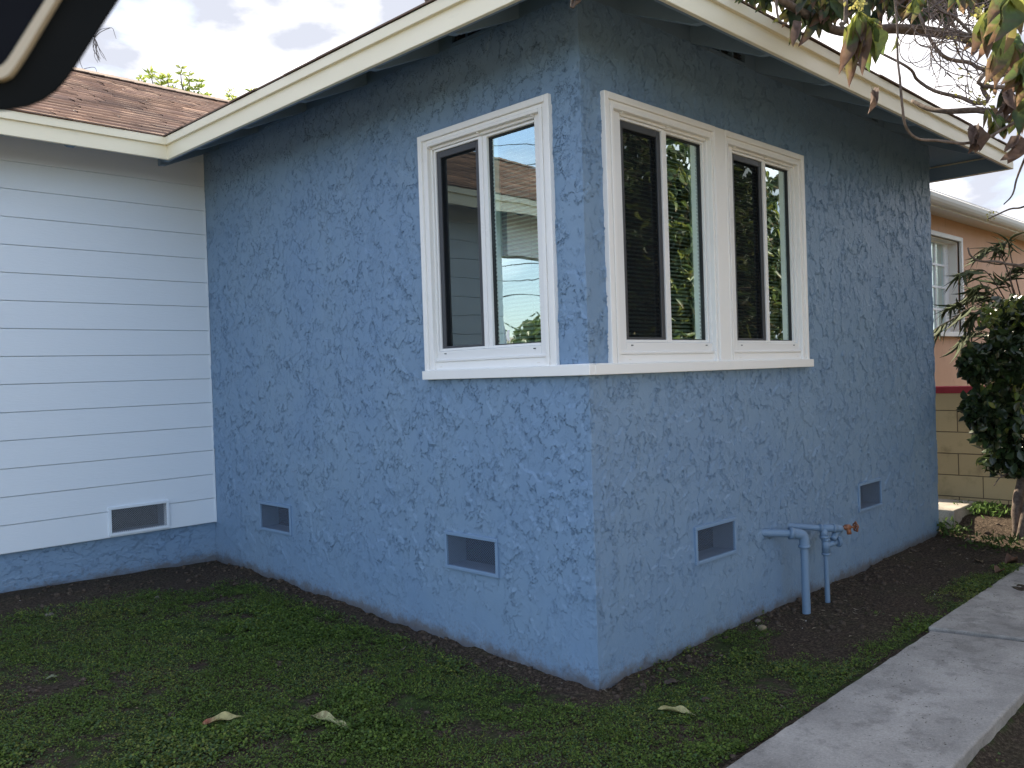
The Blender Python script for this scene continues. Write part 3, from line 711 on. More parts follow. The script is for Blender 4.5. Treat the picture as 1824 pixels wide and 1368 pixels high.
# copper hose valve
h0_ = q + np.array([.055, -.030, 0]); dv = np.array([.80, -.60, 0.0])
p = MB(); p.tube([h0_, h0_ + dv * .045], [.011, .013], 10); p.tube([h0_ + dv * .012 , h0_ + dv * .040], [.018, .018], 10)
p.tube([h0_ + dv * .030, h0_ + dv * .034 + np.array([0, 0, -.020]), h0_ + dv * .038 + np.array([0, 0, -.040])], [.012, .013, .015], 10)
p.tube([h0_ + dv * .045, h0_ + dv * .078], [.007, .006], 8); v_ = p.build('valve', M_BRASS, wp, smooth=True)
p = MB(); hc = h0_ + dv * .080; e1 = np.array([0, 0, 1.]); e2 = np.cross(dv, e1)
ringp = [hc + (.026 + .004 * math.cos(5 * t_)) * (math.cos(t_) * e1 + math.sin(t_) * e2) for t_ in np.linspace(0, 2 * math.pi, 26)]
p.tube(ringp, .0045, 8, caps=False)
for k in range(5): t_ = k * 2 * math.pi / 5; p.tube([hc, hc + .026 * (math.cos(t_) * e1 + math.sin(t_) * e2)], .004, 6)
p.build('valve_handle', M_BRASS, wp, smooth=True)
# white wall collars
p = MB()
# ------------------------------------------------------------------ fence, step, neighbour
bw = thing('block_wall', (5.45, 0, 0), 'low tan concrete block wall with red painted cap beside the pink house', 'wall')
p = MB(); p.box((5.45, -3.2, -.03), (5.60, 9, 1.142)); o = p.build('block_courses', M_BLOCK, bw); 
p = MB(); p.box((5.435, -3.22, 1.143), (5.615, 9, 1.205)); p.build('cap', M_REDCAP, bw, bevel=.006)
p = MB(); p.box((5.36, -3.2, -.05), (5.449, 9, .135)); p.build('footing', M_CONC2, bw, bevel=.006)
st = MB(); slab(st, [(4.40, -.09), (4.975, -.09), (4.975, 1.3), (4.40, 1.3)], -.05, .24)
tag(st.build('concrete_step', M_CONC2, bevel=.008), 'pale concrete step at the far corner of the blue house', 'step')

p = MB(); slab(p, [(-3, -6.2), (9, -6.2), (9, -3.7), (-3, -3.7)], -.1, .02, .3); slab(p, [(-16, -12), (-6.6, -12), (-6.6, 12), (-16, 12)], -.1, .05, 1.0); tag(p.build('bounce_slab', M_BOUNCE), kind='structure')  # unseen slabs added to bounce warm sunlight onto walls and eaves
nh = thing('neighbour_house', (6.3, 1.0, 0), 'salmon pink stucco house with white grid window behind the block wall', 'house')
PY = 1.0; wx0, wx1, wz0, wz1 = 6.52, 8.16, 1.77, 2.85
p = MB()
p.box((6.3, PY, -.1), (wx0, PY + .25, 3.12)); p.box((wx1, PY, -.1), (14, PY + .25, 3.12)); p.box((wx0, PY, -.1), (wx1, PY + .25, wz0)); p.box((wx0, PY, wz1), (wx1, PY + .25, 3.12))
p.box((6.3, PY + .25, -.1), (6.5, 9, 3.12)); p.build('wall', M_PINK, nh)
p = MB(); p.prism([(5.95, .72, 3.13), (14.5, .72, 3.13), (14.5, 5, 4.4), (5.95, 5, 4.4)], (0, 0, .03)); p.build('roof', M_SHINGLE, nh)
a = nh.children[-1].data; ca_ = a.color_attributes.new('Col', 'FLOAT_COLOR', 'POINT'); ca_.data.foreach_set('color', np.tile([.2, .14, .11, 1], len(a.vertices)).astype(np.float32))
p = MB(); p.box((5.95, .72, 3.045), (14.5, .75, 3.13)); p.box((5.95, .75, 3.085), (14.5, PY, 3.10)); p.build('soffit', M_CREAM, nh)
p = MB(); pr = [(.72, 3.150), (.625, 3.150), (.612, 3.140), (.622, 3.105), (.640, 3.080), (.665, 3.062), (.72, 3.060)]
p.prism([(5.9, y, z) for y, z in pr], (8.6, 0, 0)); p.prism([(5.9, .612, 3.148), (5.9, .606, 3.148), (5.9, .606, 3.158), (5.9, .612, 3.158)], (8.6, 0, 0)); p.build('gutter', M_CREAM, nh)
p = MB()
for a, b in (((wx0 - .05, wz0), (wx0, wz1 + .05)), ((wx1, wz0), (wx1 + .055, wz1 + .05)), ((wx0, wz1), (wx1, wz1 + .05))): p.box((a[0], PY - .03, a[1]), (b[0], PY + .02, b[1]))
p.box((wx0 - .08, PY - .06, wz0 - .055), (wx1 + .08, PY + .03, wz0))
p.box((wx1 - .012, PY + .02, wz0), (wx1, PY + .16, wz1)); p.box((wx0, PY + .02, wz1 - .012), (wx1 - .012, PY + .16, wz1))
nw = p.build('window', M_CREAM, nh, bevel=.004)
gx0, gx1 = wx0 + .03, 8.02; rows = 4; p = MB()
p.box((gx1, PY + .12, wz0), (wx1 - .012, PY + .16, wz1 - .012))
cols = 5
for k in range(cols + 1): x = gx0 + (gx1 - gx0) * k / cols; p.box((x - .010, PY + .125, wz0), (x + .010, PY + .15, wz1 - .012))
for k in range(rows + 1): z = wz0 + .012 + (wz1 - wz0 - .03) * k / rows; p.box((gx0, PY + .122, z - .012), (gx1, PY + .148, z + .012))
p.build('muntin_grid', M_VINYL, nw)
p = MB(); p.add([(gx0, PY + .14, wz0), (gx1, PY + .14, wz0), (gx1, PY + .14, wz1), (gx0, PY + .14, wz1)], [(0, 1, 2, 3)]); p.build('glass', M_GLASS, nw)
p = MB(); p.box((gx0, PY + .3, wz0 - .1), (gx1 + .1, PY + .32, wz1 + .1)); p.build('room_dark_sheet', M_ROOM, nw)  # dark sheet in place of an unlit room

# ------------------------------------------------------------------ leaves
def leaf_template(rows=6, fold=.25, droop=.18, blunt=.78, pw=.85):
    t_ = np.linspace(0, 1, rows + 1); wd = np.sin(np.pi * t_ ** blunt) ** pw * .5; wd[0] = .03; wd[-1] = .0
    V = []; 
    for i in range(rows + 1):
        y = t_[i]; z = -droop * y * y; 
        V += [(-wd[i], y, z + fold * wd[i]), (0, y, z), (wd[i], y, z + fold * wd[i])]
    F = []
    for i in range(rows):
        for k in (0, 1): F.append((3 * i + k, 3 * i + k + 1, 3 * i + 4 + k, 3 * i + 3 + k))
    return np.array(V), np.array(F), np.repeat(t_, 3)
def leaves(name, mat, parent, P, Dr, Nn, Ls, Ws, C0, C1, tip=(.6, .9), tmpl=None, **kw):
    TV, TF, TT = tmpl or leaf_template()
    P = np.asarray(P, float); n = len(P); Dr = Dr / (np.linalg.norm(Dr, axis=1, keepdims=True) + 1e-9)
    Sd = np.cross(Dr, Nn); Sd /= (np.linalg.norm(Sd, axis=1, keepdims=True) + 1e-9); Nn = np.cross(Sd, Dr)
    wv_ = kw.get('warp', 0.0); TVn = np.repeat(TV[None], n, 0); rib = kw.get('rib', 0.0)
    kk = smooth01(TT, *tip)[None, :, None] * np.ones((n, 1, 1))
    if wv_:
        kk = np.clip(smooth01(TT[None] + RNG.normal(0, .11, (n, len(TT))) + RNG.normal(0, .12, (n, 1)), *tip), 0, 1)[:, :, None]
        ph = RNG.uniform(0, 6.28, (n, 1)); fr_ = RNG.uniform(6, 13, (n, 1)); e_ = np.abs(TV[None, :, 0]) * 2
        TVn[:, :, 2] += wv_ * e_ * np.sin(TV[None, :, 1] * fr_ + ph + np.sign(TV[None, :, 0]) * 1.3); TVn[:, :, 0] *= 1 + wv_ * .9 * np.sin(TV[None, :, 1] * fr_ * 1.7 + ph); TVn[:, :, 0] += wv_ * 1.5 * np.sin(TV[None, :, 1] * 3 + ph) * TV[None, :, 1]
    V = P[:, None] + Sd[:, None] * (TVn[:, :, 0, None] * Ws[:, None, None]) + Dr[:, None] * (TVn[:, :, 1, None] * Ls[:, None, None]) + Nn[:, None] * (TVn[:, :, 2, None] * Ls[:, None, None])
    F = TF[None] + (np.arange(n) * len(TV))[:, None, None]
    C = C0[:, None] * (1 - kk) + C1[:, None] * kk
    if wv_: C = C * RNG.uniform(.82, 1.15, (n, len(TT), 1))
    if kw.get('base') is not None:
        kb = ((1 - smooth01(TT, .08, .5))[None] * RNG.uniform(.1, 1, (n, 1)))[:, :, None]; C = C * (1 - kb) + np.array(kw['base']) * kb
    if rib: C = C * (1 + rib * (np.abs(TV[:, 0]) < 1e-6)[None, :, None])
    return npmesh(name, V.reshape(-1, 3), F.reshape(-1, 4), mat, parent, col=C.reshape(-1, 3), smooth=True)
def rdir(n): v = RNG.normal(size=(n, 3)); return v / np.linalg.norm(v, axis=1, keepdims=True)
GREENS = np.array([(.030, .055, .018), (.045, .080, .020), (.022, .042, .017), (.075, .11, .02), (.17, .19, .03), (.035, .065, .03)])
BROWN = np.array([(.11, .055, .035), (.16, .09, .05), (.09, .05, .035)])

# ---- avocado tree on the right
tree = thing('avocado_tree', (3.4, -3.9, 0), 'avocado tree whose leafy branches hang over the right side of the roof', 'tree')
trunk = MB(); tp = np.array([3.4, -3.9, -.1])
main = catmull([tp, tp + (.05, .1, .9), tp + (-.05, .2, 1.7), tp + (.1, .35, 2.5), tp + (.1, .3, 3.4), tp + (.0, .1, 4.6)], 6)
trunk.tube(main, list(np.linspace(.17, .06, len(main))), 12, jit=.08); trunk.build('trunk', M_BARK, tree, smooth=True)
limbs = MB(); twigs = MB()
LIMBS = []
def limb(px, r0, r1, mb=limbs, sides=7, n=6):
    """px: list of (u, v, depth)"""
    P = catmull([at(*q) if isinstance(q, tuple) else q for q in px], n); mb.tube(P, list(np.linspace(r0, r1, len(P))), sides, jit=.07); LIMBS.append(P); return P
fork = tp + np.array([.1, .35, 2.5])
A3 = lambda *p_: np.array(p_, float)
limb([fork, A3(3.3, -2.6, 3.05), (1900, -40, 3.6), (1760, 62, 3.7), (1690, 60, 3.7), (1600, 51, 3.6), (1500, 56, 3.5), (1440, 28, 3.4), (1385, -6, 3.3), (1330, -60, 3.2)], .030, .013)
limb([fork, A3(3.2, -2.9, 2.9), (1930, 180, 3.9), (1824, 215, 4.0), (1753, 197, 4.1), (1687, 198, 4.2), (1652, 193, 4.3), (1625, 180, 4.4)], .024, .009)
limb([A3(3.2, -2.7, 3.0), (1850, 120, 3.3), (1757, 181, 3.2), (1709, 173, 3.2), (1665, 162, 3.1), (1634, 142, 3.1), (1619, 121, 3.0), (1564, 92, 3.0), (1520, 70, 3.0)], .010, .003)
limb([A3(3.2, -2.7, 3.0), (1860, 150, 2.9), (1753, 124, 2.8), (1727, 112, 2.8), (1687, 104, 2.7), (1665, 83, 2.7), (1652, 59, 2.7), (1632, 11, 2.7), (1620, -40, 2.7)], .0075, .0045)
limb([(1640, -40, 2.6), (1670, 12, 2.6), (1700, 30, 2.6), (1728, 58, 2.6), (1735, 70, 2.6)], .006, .004)
limb([(1590, -30, 2.5), (1598, 40, 2.5), (1599, 103, 2.5), (1603, 140, 2.5), (1607, 186, 2.5), (1614, 226, 2.52), (1634, 247, 2.55), (1665, 250, 2.6), (1698, 254, 2.6), (1722, 255, 2.65), (1757, 246, 2.7), (1797, 224, 2.75), (1840, 200, 2.8), (1900, 150, 2.9)], .0030, .0050)
limb([(1724, 441, 4.6), (1729, 455, 4.6), (1746, 465, 4.6), (1775, 466, 4.6), (1800, 471, 4.6), (1850, 472, 4.6), (1930, 430, 4.4), A3(3.3, -3.4, 2.6)], .004, .010)
limb([(1788, 364, 4.2), (1800, 352, 4.2), (1806, 340, 4.2), (1810, 322, 4.2), (1818, 300, 4.2), (1835, 260, 4.1)], .003, .006)
limb([(1760, 390, 4.4), (1775, 383, 4.4), (1800, 372, 4.4), (1824, 368, 4.4), (1880, 340, 4.3)], .003, .006)
limb([(1020, 14, 2.2), (1024, 6, 2.2), (1032, -2, 2.2), (1045, -30, 2.2), (1250, -140, 2.5), (1500, -120, 3.0)], .0035, .012)
limb([(1017, 13, 2.2), (1019, 4, 2.2), (1020, -12, 2.2)], .003, .004)
limb([(1383, -10, 2.9), (1384, 20, 2.9), (1390, 38, 2.9), (1402, 42, 2.9)], .005, .003)
limb([(1505, -20, 2.3), (1507, 10, 2.3), (1505, 40, 2.3), (1497, 42, 2.3), (1507, 55, 2.3)], .006, .004)
limbs.build('limb', M_BARK, tree, smooth=True)
# curling fine twigs against the sky, each growing out of a limb
hosts = [P_ for P_ in LIMBS if P_ is not None]
def screen_ok(p_):
    u, v, z = proj(p_); return u[0] > 1560 and u[0] < 1835 and v[0] < 60 + (u[0] - 1560) * .72 + 30
cnt = 0; tries = 0
while cnt < 125 and tries < 20000:
    tries += 1
    H = random.choice(hosts); i = random.randrange(1, len(H) - 1); p0 = np.array(H[i], float)
    if not screen_ok(p0): continue
    ax_ = RT * random.uniform(-1, 1) + UP * random.uniform(-1, .7) + FW * random.uniform(-.3, .3); ax_ /= np.linalg.norm(ax_)
    nrm_ = np.cross(ax_, FW); nrm_ /= np.linalg.norm(nrm_); st_ = .022 * random.uniform(.6, 1.15); curl = random.gauss(0, .16); pts = [p0]; d_r = ax_
    for j in range(random.randint(7, 18)):
        curl += random.gauss(0, .10); curl = max(-.40, min(.40, curl)); d_r = d_r * math.cos(curl) + nrm_ * math.sin(curl); nrm_ = np.cross(np.cross(d_r, nrm_), d_r); nrm_ /= np.linalg.norm(nrm_) + 1e-9
        d_r = d_r + FW * random.gauss(0, .08); d_r /= np.linalg.norm(d_r); pts.append(pts[-1] + d_r * st_)
    if not all(screen_ok(q_) for q_ in pts): continue
    P = catmull(pts, 3); twigs.tube(P, list(np.linspace(.0021, .0008, len(P))), 5, jit=.1); cnt += 1
    if random.random() < .5: hosts.append(P)
twigs.build('twig', M_TWIG, tree, smooth=True)

# hanging leaf clusters near the camera: (u, v, depth, spread, count, length, colour mood)
def cluster_leaves(spec):
    P, Dr, Nn, Ls, Ws, C0, C1 = [], [], [], [], [], [], []
    for (u, v, d, tips, wf, mood) in spec:
        base = at(u, v, d)
        tips = [(tu + random.gauss(0, j_ * 9), tv - j_ * random.uniform(4, 22)) for (tu, tv) in tips for j_ in ((0, 1) if mood == 'g' else (0,))]
        for (tu, tv) in tips:
            tip_ = at(tu, tv, d + random.uniform(-.05, .05)); dr = tip_ - base; L_ = np.linalg.norm(dr)
            base = at(u + random.gauss(0, 2), v + random.gauss(0, 3), d + random.gauss(0, .01)); dr = tip_ - base; L_ = np.linalg.norm(dr); P.append(base); Dr.append(dr); Nn.append(-FW + .55 * np.array(rdir(1)[0])); Ls.append(L_); Ws.append(L_ * wf * .80 * random.uniform(.8, 1.15))
            if mood == 'g': C0.append(GREENS[random.choice([3, 4, 1, 1])] * random.uniform(.8, 1.2)); C1.append(BROWN[random.randrange(3)] if random.random() < .75 else GREENS[1])
            elif mood == 'd': C0.append(GREENS[random.choice([0, 1, 2])] * .65); C1.append(GREENS[0] * .65 if random.random() < .4 else BROWN[0] * .8)  # shade of the back foliage put into darker leaf colours
            else: c = np.array((.13, .085, .07)) * random.uniform(.8, 1.3); C0.append(c); C1.append(c * .85)
    return [np.array(a) for a in (P, Dr, Nn, Ls, Ws, C0, C1)]
near = [
 (1530, 22, 2.3, [(1508, 145), (1527, 118), (1535, 95), (1548, 132), (1562, 112)], .34, 'g'),
 (1546, 38, 2.3, [(1572, 105), (1541, 60), (1575, 60)], .40, 'g'),
 (1597, 70, 2.5, [(1589, 98)], .50, 'd'),
 (1760, 20, 2.1, [(1735, 90), (1748, 112), (1775, 95), (1790, 70)], .42, 'g'),
 (1795, -10, 2.0, [(1775, 75), (1800, 92), (1822, 60), (1760, 40)], .46, 'g'),
 (1790, 60, 2.4, [(1760, 120), (1775, 150), (1805, 160), (1822, 130), (1830, 90)], .40, 'g'),
 (1825, 100, 2.3, [(1790, 165), (1812, 190), (1830, 180)], .40, 'g'),
 (1822, 170, 2.7, [(1800, 215), (1815, 240), (1835, 220)], .40, 'd'),
 (1760, 190, 2.8, [(1762, 235), (1775, 222)], .26, 'g'),
 (1762, 150, 2.8, [(1752, 166), (1776, 172)], .35, 'g'),
 (1632, -5, 2.5, [(1612, 30), (1628, 38), (1645, 22)], .40, 'g'),
 (1700, -20, 2.4, [(1720, 28), (1690, 20), (1745, 20)], .38, 'g'),
 (1745, 55, 2.6, [(1735, 100), (1722, 84)], .40, 'g'),
]
a_ = cluster_leaves(near); leaves('leaves', M_NEARLEAF, tree, *a_, tip=(.45, .8), tmpl=leaf_template(16, .30, .14, .92, 1.05), warp=.06, rib=.7, base=(.24, .26, .035))  # backlight put into the colour: leaf bases tinted yellow
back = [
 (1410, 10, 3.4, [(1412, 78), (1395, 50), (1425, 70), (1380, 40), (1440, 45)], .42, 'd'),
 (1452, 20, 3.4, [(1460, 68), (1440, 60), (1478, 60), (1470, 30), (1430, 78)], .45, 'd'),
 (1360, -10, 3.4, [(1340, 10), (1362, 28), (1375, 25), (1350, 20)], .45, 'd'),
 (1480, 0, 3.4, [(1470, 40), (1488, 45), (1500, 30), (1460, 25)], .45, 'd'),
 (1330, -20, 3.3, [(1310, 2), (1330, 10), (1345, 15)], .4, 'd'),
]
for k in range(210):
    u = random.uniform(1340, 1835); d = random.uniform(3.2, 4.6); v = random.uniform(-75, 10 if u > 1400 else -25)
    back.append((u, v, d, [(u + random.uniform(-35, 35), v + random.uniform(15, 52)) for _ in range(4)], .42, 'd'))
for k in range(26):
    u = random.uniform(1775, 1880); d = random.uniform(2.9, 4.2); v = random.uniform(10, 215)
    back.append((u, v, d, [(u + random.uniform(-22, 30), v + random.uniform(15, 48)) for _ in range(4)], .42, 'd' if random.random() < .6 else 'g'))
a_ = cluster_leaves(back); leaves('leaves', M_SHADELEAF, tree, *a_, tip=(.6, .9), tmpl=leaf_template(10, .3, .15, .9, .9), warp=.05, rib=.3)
dead = [(1556, 162, 2.5, [(1551, 202), (1561, 178), (1557, 192)], .34, 'x'), (1735, 225, 2.65, [(1728, 275), (1742, 272), (1750, 268), (1733, 250)], .55, 'x'),
        (1815, 240, 2.6, [(1792, 288), (1804, 292), (1815, 262), (1788, 268)], .62, 'x'), (1795, 160, 2.7, [(1783, 205), (1800, 198), (1790, 212), (1808, 190)], .45, 'x'),
        (1422, 40, 3.2, [(1414, 78), (1408, 70)], .4, 'x'), (1760, 40, 2.3, [(1752, 72)], .4, 'x')]
a_ = cluster_leaves(dead); leaves('dry_leaves', M_DEADLEAF, tree, *a_, tmpl=leaf_template(16, .55, .18, .9, .7), warp=.10)
# pale yellow flower sprays
P = []; 
for (u, v, d, n_, sp) in [(1533, 8, 2.3, 46, 16), (1745, 25, 2.4, 30, 14), (1800, 20, 2.3, 30, 14), (1765, 120, 2.8, 20, 22), (1752, 182, 2.8, 30, 16), (1715, 145, 2.9, 14, 30), (1700, 70, 2.8, 14, 18), (1765, 384, 4.4, 20, 10), (1815, 210, 2.9, 16, 14)]:
    for k in range(n_): P.append(at(u + random.gauss(0, sp * .6), v + random.gauss(0, sp * .45), d + random.gauss(0, .02)))
P = np.array(P); n = len(P); c = np.tile((.55, .50, .12), (n, 1)) * RNG.uniform(.6, 1.1, (n, 1))
leaves('blossoms', M_LEAF, tree, P, rdir(n), rdir(n), RNG.uniform(.010, .018, n), RNG.uniform(.006, .012, n), c, c * .8, tmpl=leaf_template(2, .3, .1))
# crown outside the picture: shades the yard and stands mirrored in the right windows
cen, rad = [], []
for c, r in (((3.2, -3.3, 3.9), (1.9, 1.3, .9)), ((5.0, -3.2, 3.4), (1.5, 1.2, .9)), ((2.0, -3.6, 3.6), (1.3, 1.0, .8)), ((4.2, -4.3, 2.7), (1.6, .8, 1.0)), ((6.6, -3.8, 3.0), (1.3, 1.1, 1.2)), ((2.8, -2.7, 3.3), (.9, .6, .5)), ((3.6, -3.0, 2.4), (1.2, .6, .6)), ((5.6, -3.6, 2.2), (1.3, .6, .8)), ((2.3, -3.4, 2.7), (.9, .7, .5)), ((4.8, -2.5, 2.3), (1.2, .6, .9)), ((6.6, -2.8, 2.4), (1.6, .8, 1.1)), ((4.2, -2.4, 2.9), (1.0, .5, .6)), ((8.3, -3.3, 3.2), (1.4, .9, 1.0)), ((9.6, -3.9, 2.0), (1.5, 1.0, .9))):
    cen.append(c); rad.append(r)
P, Dr = [], []
for k in range(3300):
    i = random.randrange(len(cen)); q = np.array(cen[i]) + rdir(1)[0] * np.array(rad[i]) * random.uniform(.35, 1) ** .6
    for j in range(10):
        dd = rdir(1)[0] * .9 + np.array([0, 0, -.75]); P.append(q + rdir(1)[0] * .05); Dr.append(dd)
P = np.array(P); Dr = np.array(Dr); Dr /= np.linalg.norm(Dr, axis=1, keepdims=True); Ls = RNG.uniform(.10, .19, len(P))
ok = np.ones(len(P), bool)
for f_ in (0, 1.0):
    u, v, z = proj(P + Dr * Ls[:, None] * f_); ok &= ~((z > 0) & (u > -40) & (u < 1870) & (v > -25) & (v < 1400))
P, Dr, Ls = P[ok], Dr[ok], Ls[ok]; n = len(P); C0 = GREENS[RNG.integers(0, 6, n)] * RNG.uniform(.7, 1.2, (n, 1)); C1 = np.where(RNG.random((n, 1)) < .4, BROWN[RNG.integers(0, 3, n)], C0)
leaves('crown', M_LEAF, tree, P, Dr, rdir(n), Ls, Ls * .36, C0, C1, tmpl=leaf_template(4, .3, .15))
lm = MB()
for c in cen:
    P_ = catmull([fork, (np.array(c) + fork) / 2 + rdir(1)[0] * .2, c], 5); u, v, z = proj(np.array(P_))
    if ((z > 0) & (u > -20) & (u < 1840) & (v > -10)).any(): continue
    lm.tube(P_, list(np.linspace(.06, .02, len(P_))), 7)
if lm.v: lm.build('limb', M_BARK, tree, smooth=True)

def leafy(name, parent, centres, count, Lr, wf, cols, mat, tmpl=None, droop=.3, rim=.5, clip=None):
    P = []; 
    for _ in range(count):
        c, r = centres[random.randrange(len(centres))]; P.append(np.array(c) + rdir(1)[0] * np.array(r) * (random.uniform(rim, 1)))
    P = np.array(P); n = len(P); Dr = rdir(n) + np.array([0, 0, -droop]); Ls = RNG.uniform(*Lr, n); cols = np.array(cols)
    if clip is not None: k = clip(P); P, Dr, Ls = P[k], Dr[k], Ls[k]; n = len(P)
    C = cols[RNG.integers(0, len(cols), n)] * RNG.uniform(.7, 1.25, (n, 1))
    return leaves(name, mat, parent, P, Dr, rdir(n) + np.array([0, 0, .6]), Ls, Ls * wf, C, C, tmpl=tmpl or leaf_template(3, .3, .12))

# ---- dark shrub beside the path
bt = at(1812, 978, 6.7); sh = thing('shrub', bt, 'dark glossy leaved shrub on a bare stem at the right edge', 'shrub')
top = at(1838, 800, 6.8)
p = MB(); P_ = catmull([bt - np.array([0, 0, .1]), bt + np.array([.0, -.01, .12]), at(1812, 900, 6.72), at(1822, 850, 6.76), top, at(1850, 700, 6.8)], 6); p.tube(P_, list(np.linspace(.050, .022, len(P_))), 10, jit=.08)
P_ = catmull([bt + np.array([0, 0, -.1]), at(1824, 935, 6.6), at(1834, 880, 6.6), at(1850, 800, 6.6)], 6); p.tube(P_, list(np.linspace(.042, .02, len(P_))), 10, jit=.08)
p.build('trunk', M_BARK, sh, smooth=True)
p = MB()
for pts in ([(1822, 830, 6.7), (1800, 842, 6.7), (1782, 850, 6.7), (1770, 866, 6.7)], [(1790, 848, 6.7), (1775, 843, 6.7)], [(1830, 800, 6.7), (1780, 740, 6.6), (1740, 700, 6.6)], [(1830, 760, 6.7), (1780, 660, 6.6), (1730, 640, 6.6)]):
    P_ = catmull([at(*q) for q in pts], 5); p.tube(P_, list(np.linspace(.009, .003, len(P_))), 6)
p.build('branch', M_BARK, sh, smooth=True)
DK = [(.018, .036, .014), (.024, .048, .017), (.014, .028, .013), (.032, .060, .020)]
cs = [(at(1850, 690, 6.8), (.42, .42, .60)), (at(1792, 640, 6.7), (.25, .25, .26)), (at(1775, 745, 6.7), (.22, .22, .24)), (at(1800, 810, 6.75), (.22, .22, .16)), (at(1742, 650, 6.65), (.13, .13, .13)), (at(1812, 570, 6.8), (.24, .24, .22)), (at(1748, 725, 6.65), (.12, .12, .12))]
leafy('crown', sh, cs, 4600, (.06, .10), .62, DK + [(.035, .06, .014)], M_GLOSSLEAF, rim=.25, tmpl=leaf_template(4, .25, .15, 1.0))
cs = [(at(1795, 560, 6.6), (.16, .16, .12)), (at(1760, 560, 6.6), (.08, .08, .08)), (at(1785, 720, 6.6), (.2, .2, .3))]
leafy('lit_leaves', sh, cs, 90, (.05, .08), .5, [(.12, .17, .02), (.18, .2, .03)], M_LEAF)  # sunlit look put into a brighter yellow-green leaf colour
# ---- palm behind the shrub
pb = at(1845, 640, 7.7); pb0 = np.array([pb[0], pb[1], .05]); pm = thing('palm', pb0, 'feathery palm with arching fronds in front of the pink wall', 'palm')
p = MB(); p.tube([pb0 - (0, 0, .1), (pb0 + pb) / 2, pb], [.09, .08, .07], 10, jit=.1); p.build('trunk', M_BARK, pm)
p = MB(); Vl = []; 
fr = [(1760, 545, 1690, 572, 1660, 590), (1770, 500, 1735, 480, 1712, 486), (1780, 530, 1750, 508, 1740, 512), (1785, 545, 1745, 525, 1722, 530), (1790, 470, 1770, 440, 1745, 450), (1800, 455, 1795, 430, 1780, 440), (1830, 450, 1850, 430, 1880, 450),
      (1780, 600, 1735, 590, 1705, 615), (1765, 560, 1735, 560, 1720, 590), (1860, 520, 1900, 500, 1950, 540), (1870, 560, 1920, 560, 1960, 620), (1800, 500, 1820, 470, 1840, 480), (1740, 570, 1710, 540, 1692, 545), (1800, 520, 1790, 500, 1800, 480), (1790, 560, 1770, 530, 1760, 520)]
LP, LD = [], []
for f_ in fr:
    d = 7.7; d1 = d + random.uniform(-.4, .1); P_ = catmull([pb, at(f_[0], f_[1], d1), at(f_[2], f_[3], d1), at(f_[4], f_[5], d1)], 8); p.tube(P_, list(np.linspace(.007, .002, len(P_))), 5)
    for i in range(8, len(P_) - 1):
        t_ = P_[i + 1] - P_[i]; t_ /= np.linalg.norm(t_) + 1e-9; sd_ = np.cross(t_, (0, 0, 1)); sd_ /= np.linalg.norm(sd_) + 1e-9
        for s_ in (-1, 1):
            for f2 in (0,): LP.append(P_[i] + (P_[i + 1] - P_[i]) * f2); LD.append(t_ * .7 + sd_ * s_ * .55 + np.array([0, 0, -.45 + random.uniform(-.15, .15)]))
p.build('stem', M_BARK, pm, smooth=True)
LP, LD = np.array(LP), np.array(LD); n = len(LP); C = np.tile((.060, .080, .040), (n, 1)) * RNG.uniform(.7, 1.3, (n, 1))
leaves('fronds', M_FROND, pm, LP, LD, rdir(n), RNG.uniform(.14, .26, n), np.full(n, .0045), C, C, tmpl=leaf_template(4, .2, .3))

# ---- young tree behind the far roof and a bare one at its left
yt0 = np.array([*at(330, 300, 15.0)[:2], 0]); yt = thing('young_tree', yt0, 'young tree with small bright green leaf tufts above the shingle roof', 'tree')
p = MB(); bs_ = at(340, 230, 15); p.tube(catmull([yt0, (yt0 + bs_) / 2 + (.1, 0, 0), bs_], 6), list(np.linspace(.09, .045, 13)), 8); p.build('trunk', M_BARK, yt)
p = MB(); tips = [(252, 142), (268, 131), (286, 143), (298, 140), (308, 150), (322, 124), (337, 137), (330, 155), (355, 148), (347, 162), (365, 172), (332, 172), (378, 182), (410, 165), (414, 182), (447, 166), (405, 190)]
P_, D_ = [], []
for (u, v) in tips:
    d = 15 + random.uniform(-.6, .6); k = at((u + 340) / 2 + random.uniform(-6, 6), 205, 15); t_ = at(u, v, d); q_ = catmull([bs_, k, at(u + (340 - u) * .12, v + 28, d), t_], 5)
    p.tube(q_, list(np.linspace(.02, .007, len(q_))), 5)
    for lv in range(2):
        bse = t_ + np.array([0, 0, -.10 * lv + .02])
        for j in range(9):
            a = j * .7 + random.random(); P_.append(bse); D_.append((math.cos(a), math.sin(a), random.uniform(.1, .9)))
p.build('branch', M_TWIG, yt, smooth=True); P_, D_ = np.array(P_), np.array(D_); n = len(P_); C = np.array([(.34, .42, .06), (.44, .50, .09), (.24, .34, .05)])[RNG.integers(0, 3, n)]
leaves('foliage', M_LEAF, yt, P_, D_, rdir(n), RNG.uniform(.10, .16, n), RNG.uniform(.035, .05, n), C, C, tmpl=leaf_template(3, .2, .2))
tt = thing('tall_tree', (9.2, 11, 0), 'tall tree behind the house whose crown stands above the frame and dapples the far roof', 'tree')
p = MB(); q_ = catmull([(9.2, 11, -.1), (9.1, 11, 3), (9.3, 11.1, 6), (8.4, 11.2, 9.8), (4.5, 11.2, 11.3), (.8, 11, 12.0)], 6); p.tube(q_, list(np.linspace(.25, .06, len(q_))), 10); p.build('trunk', M_BARK, tt)
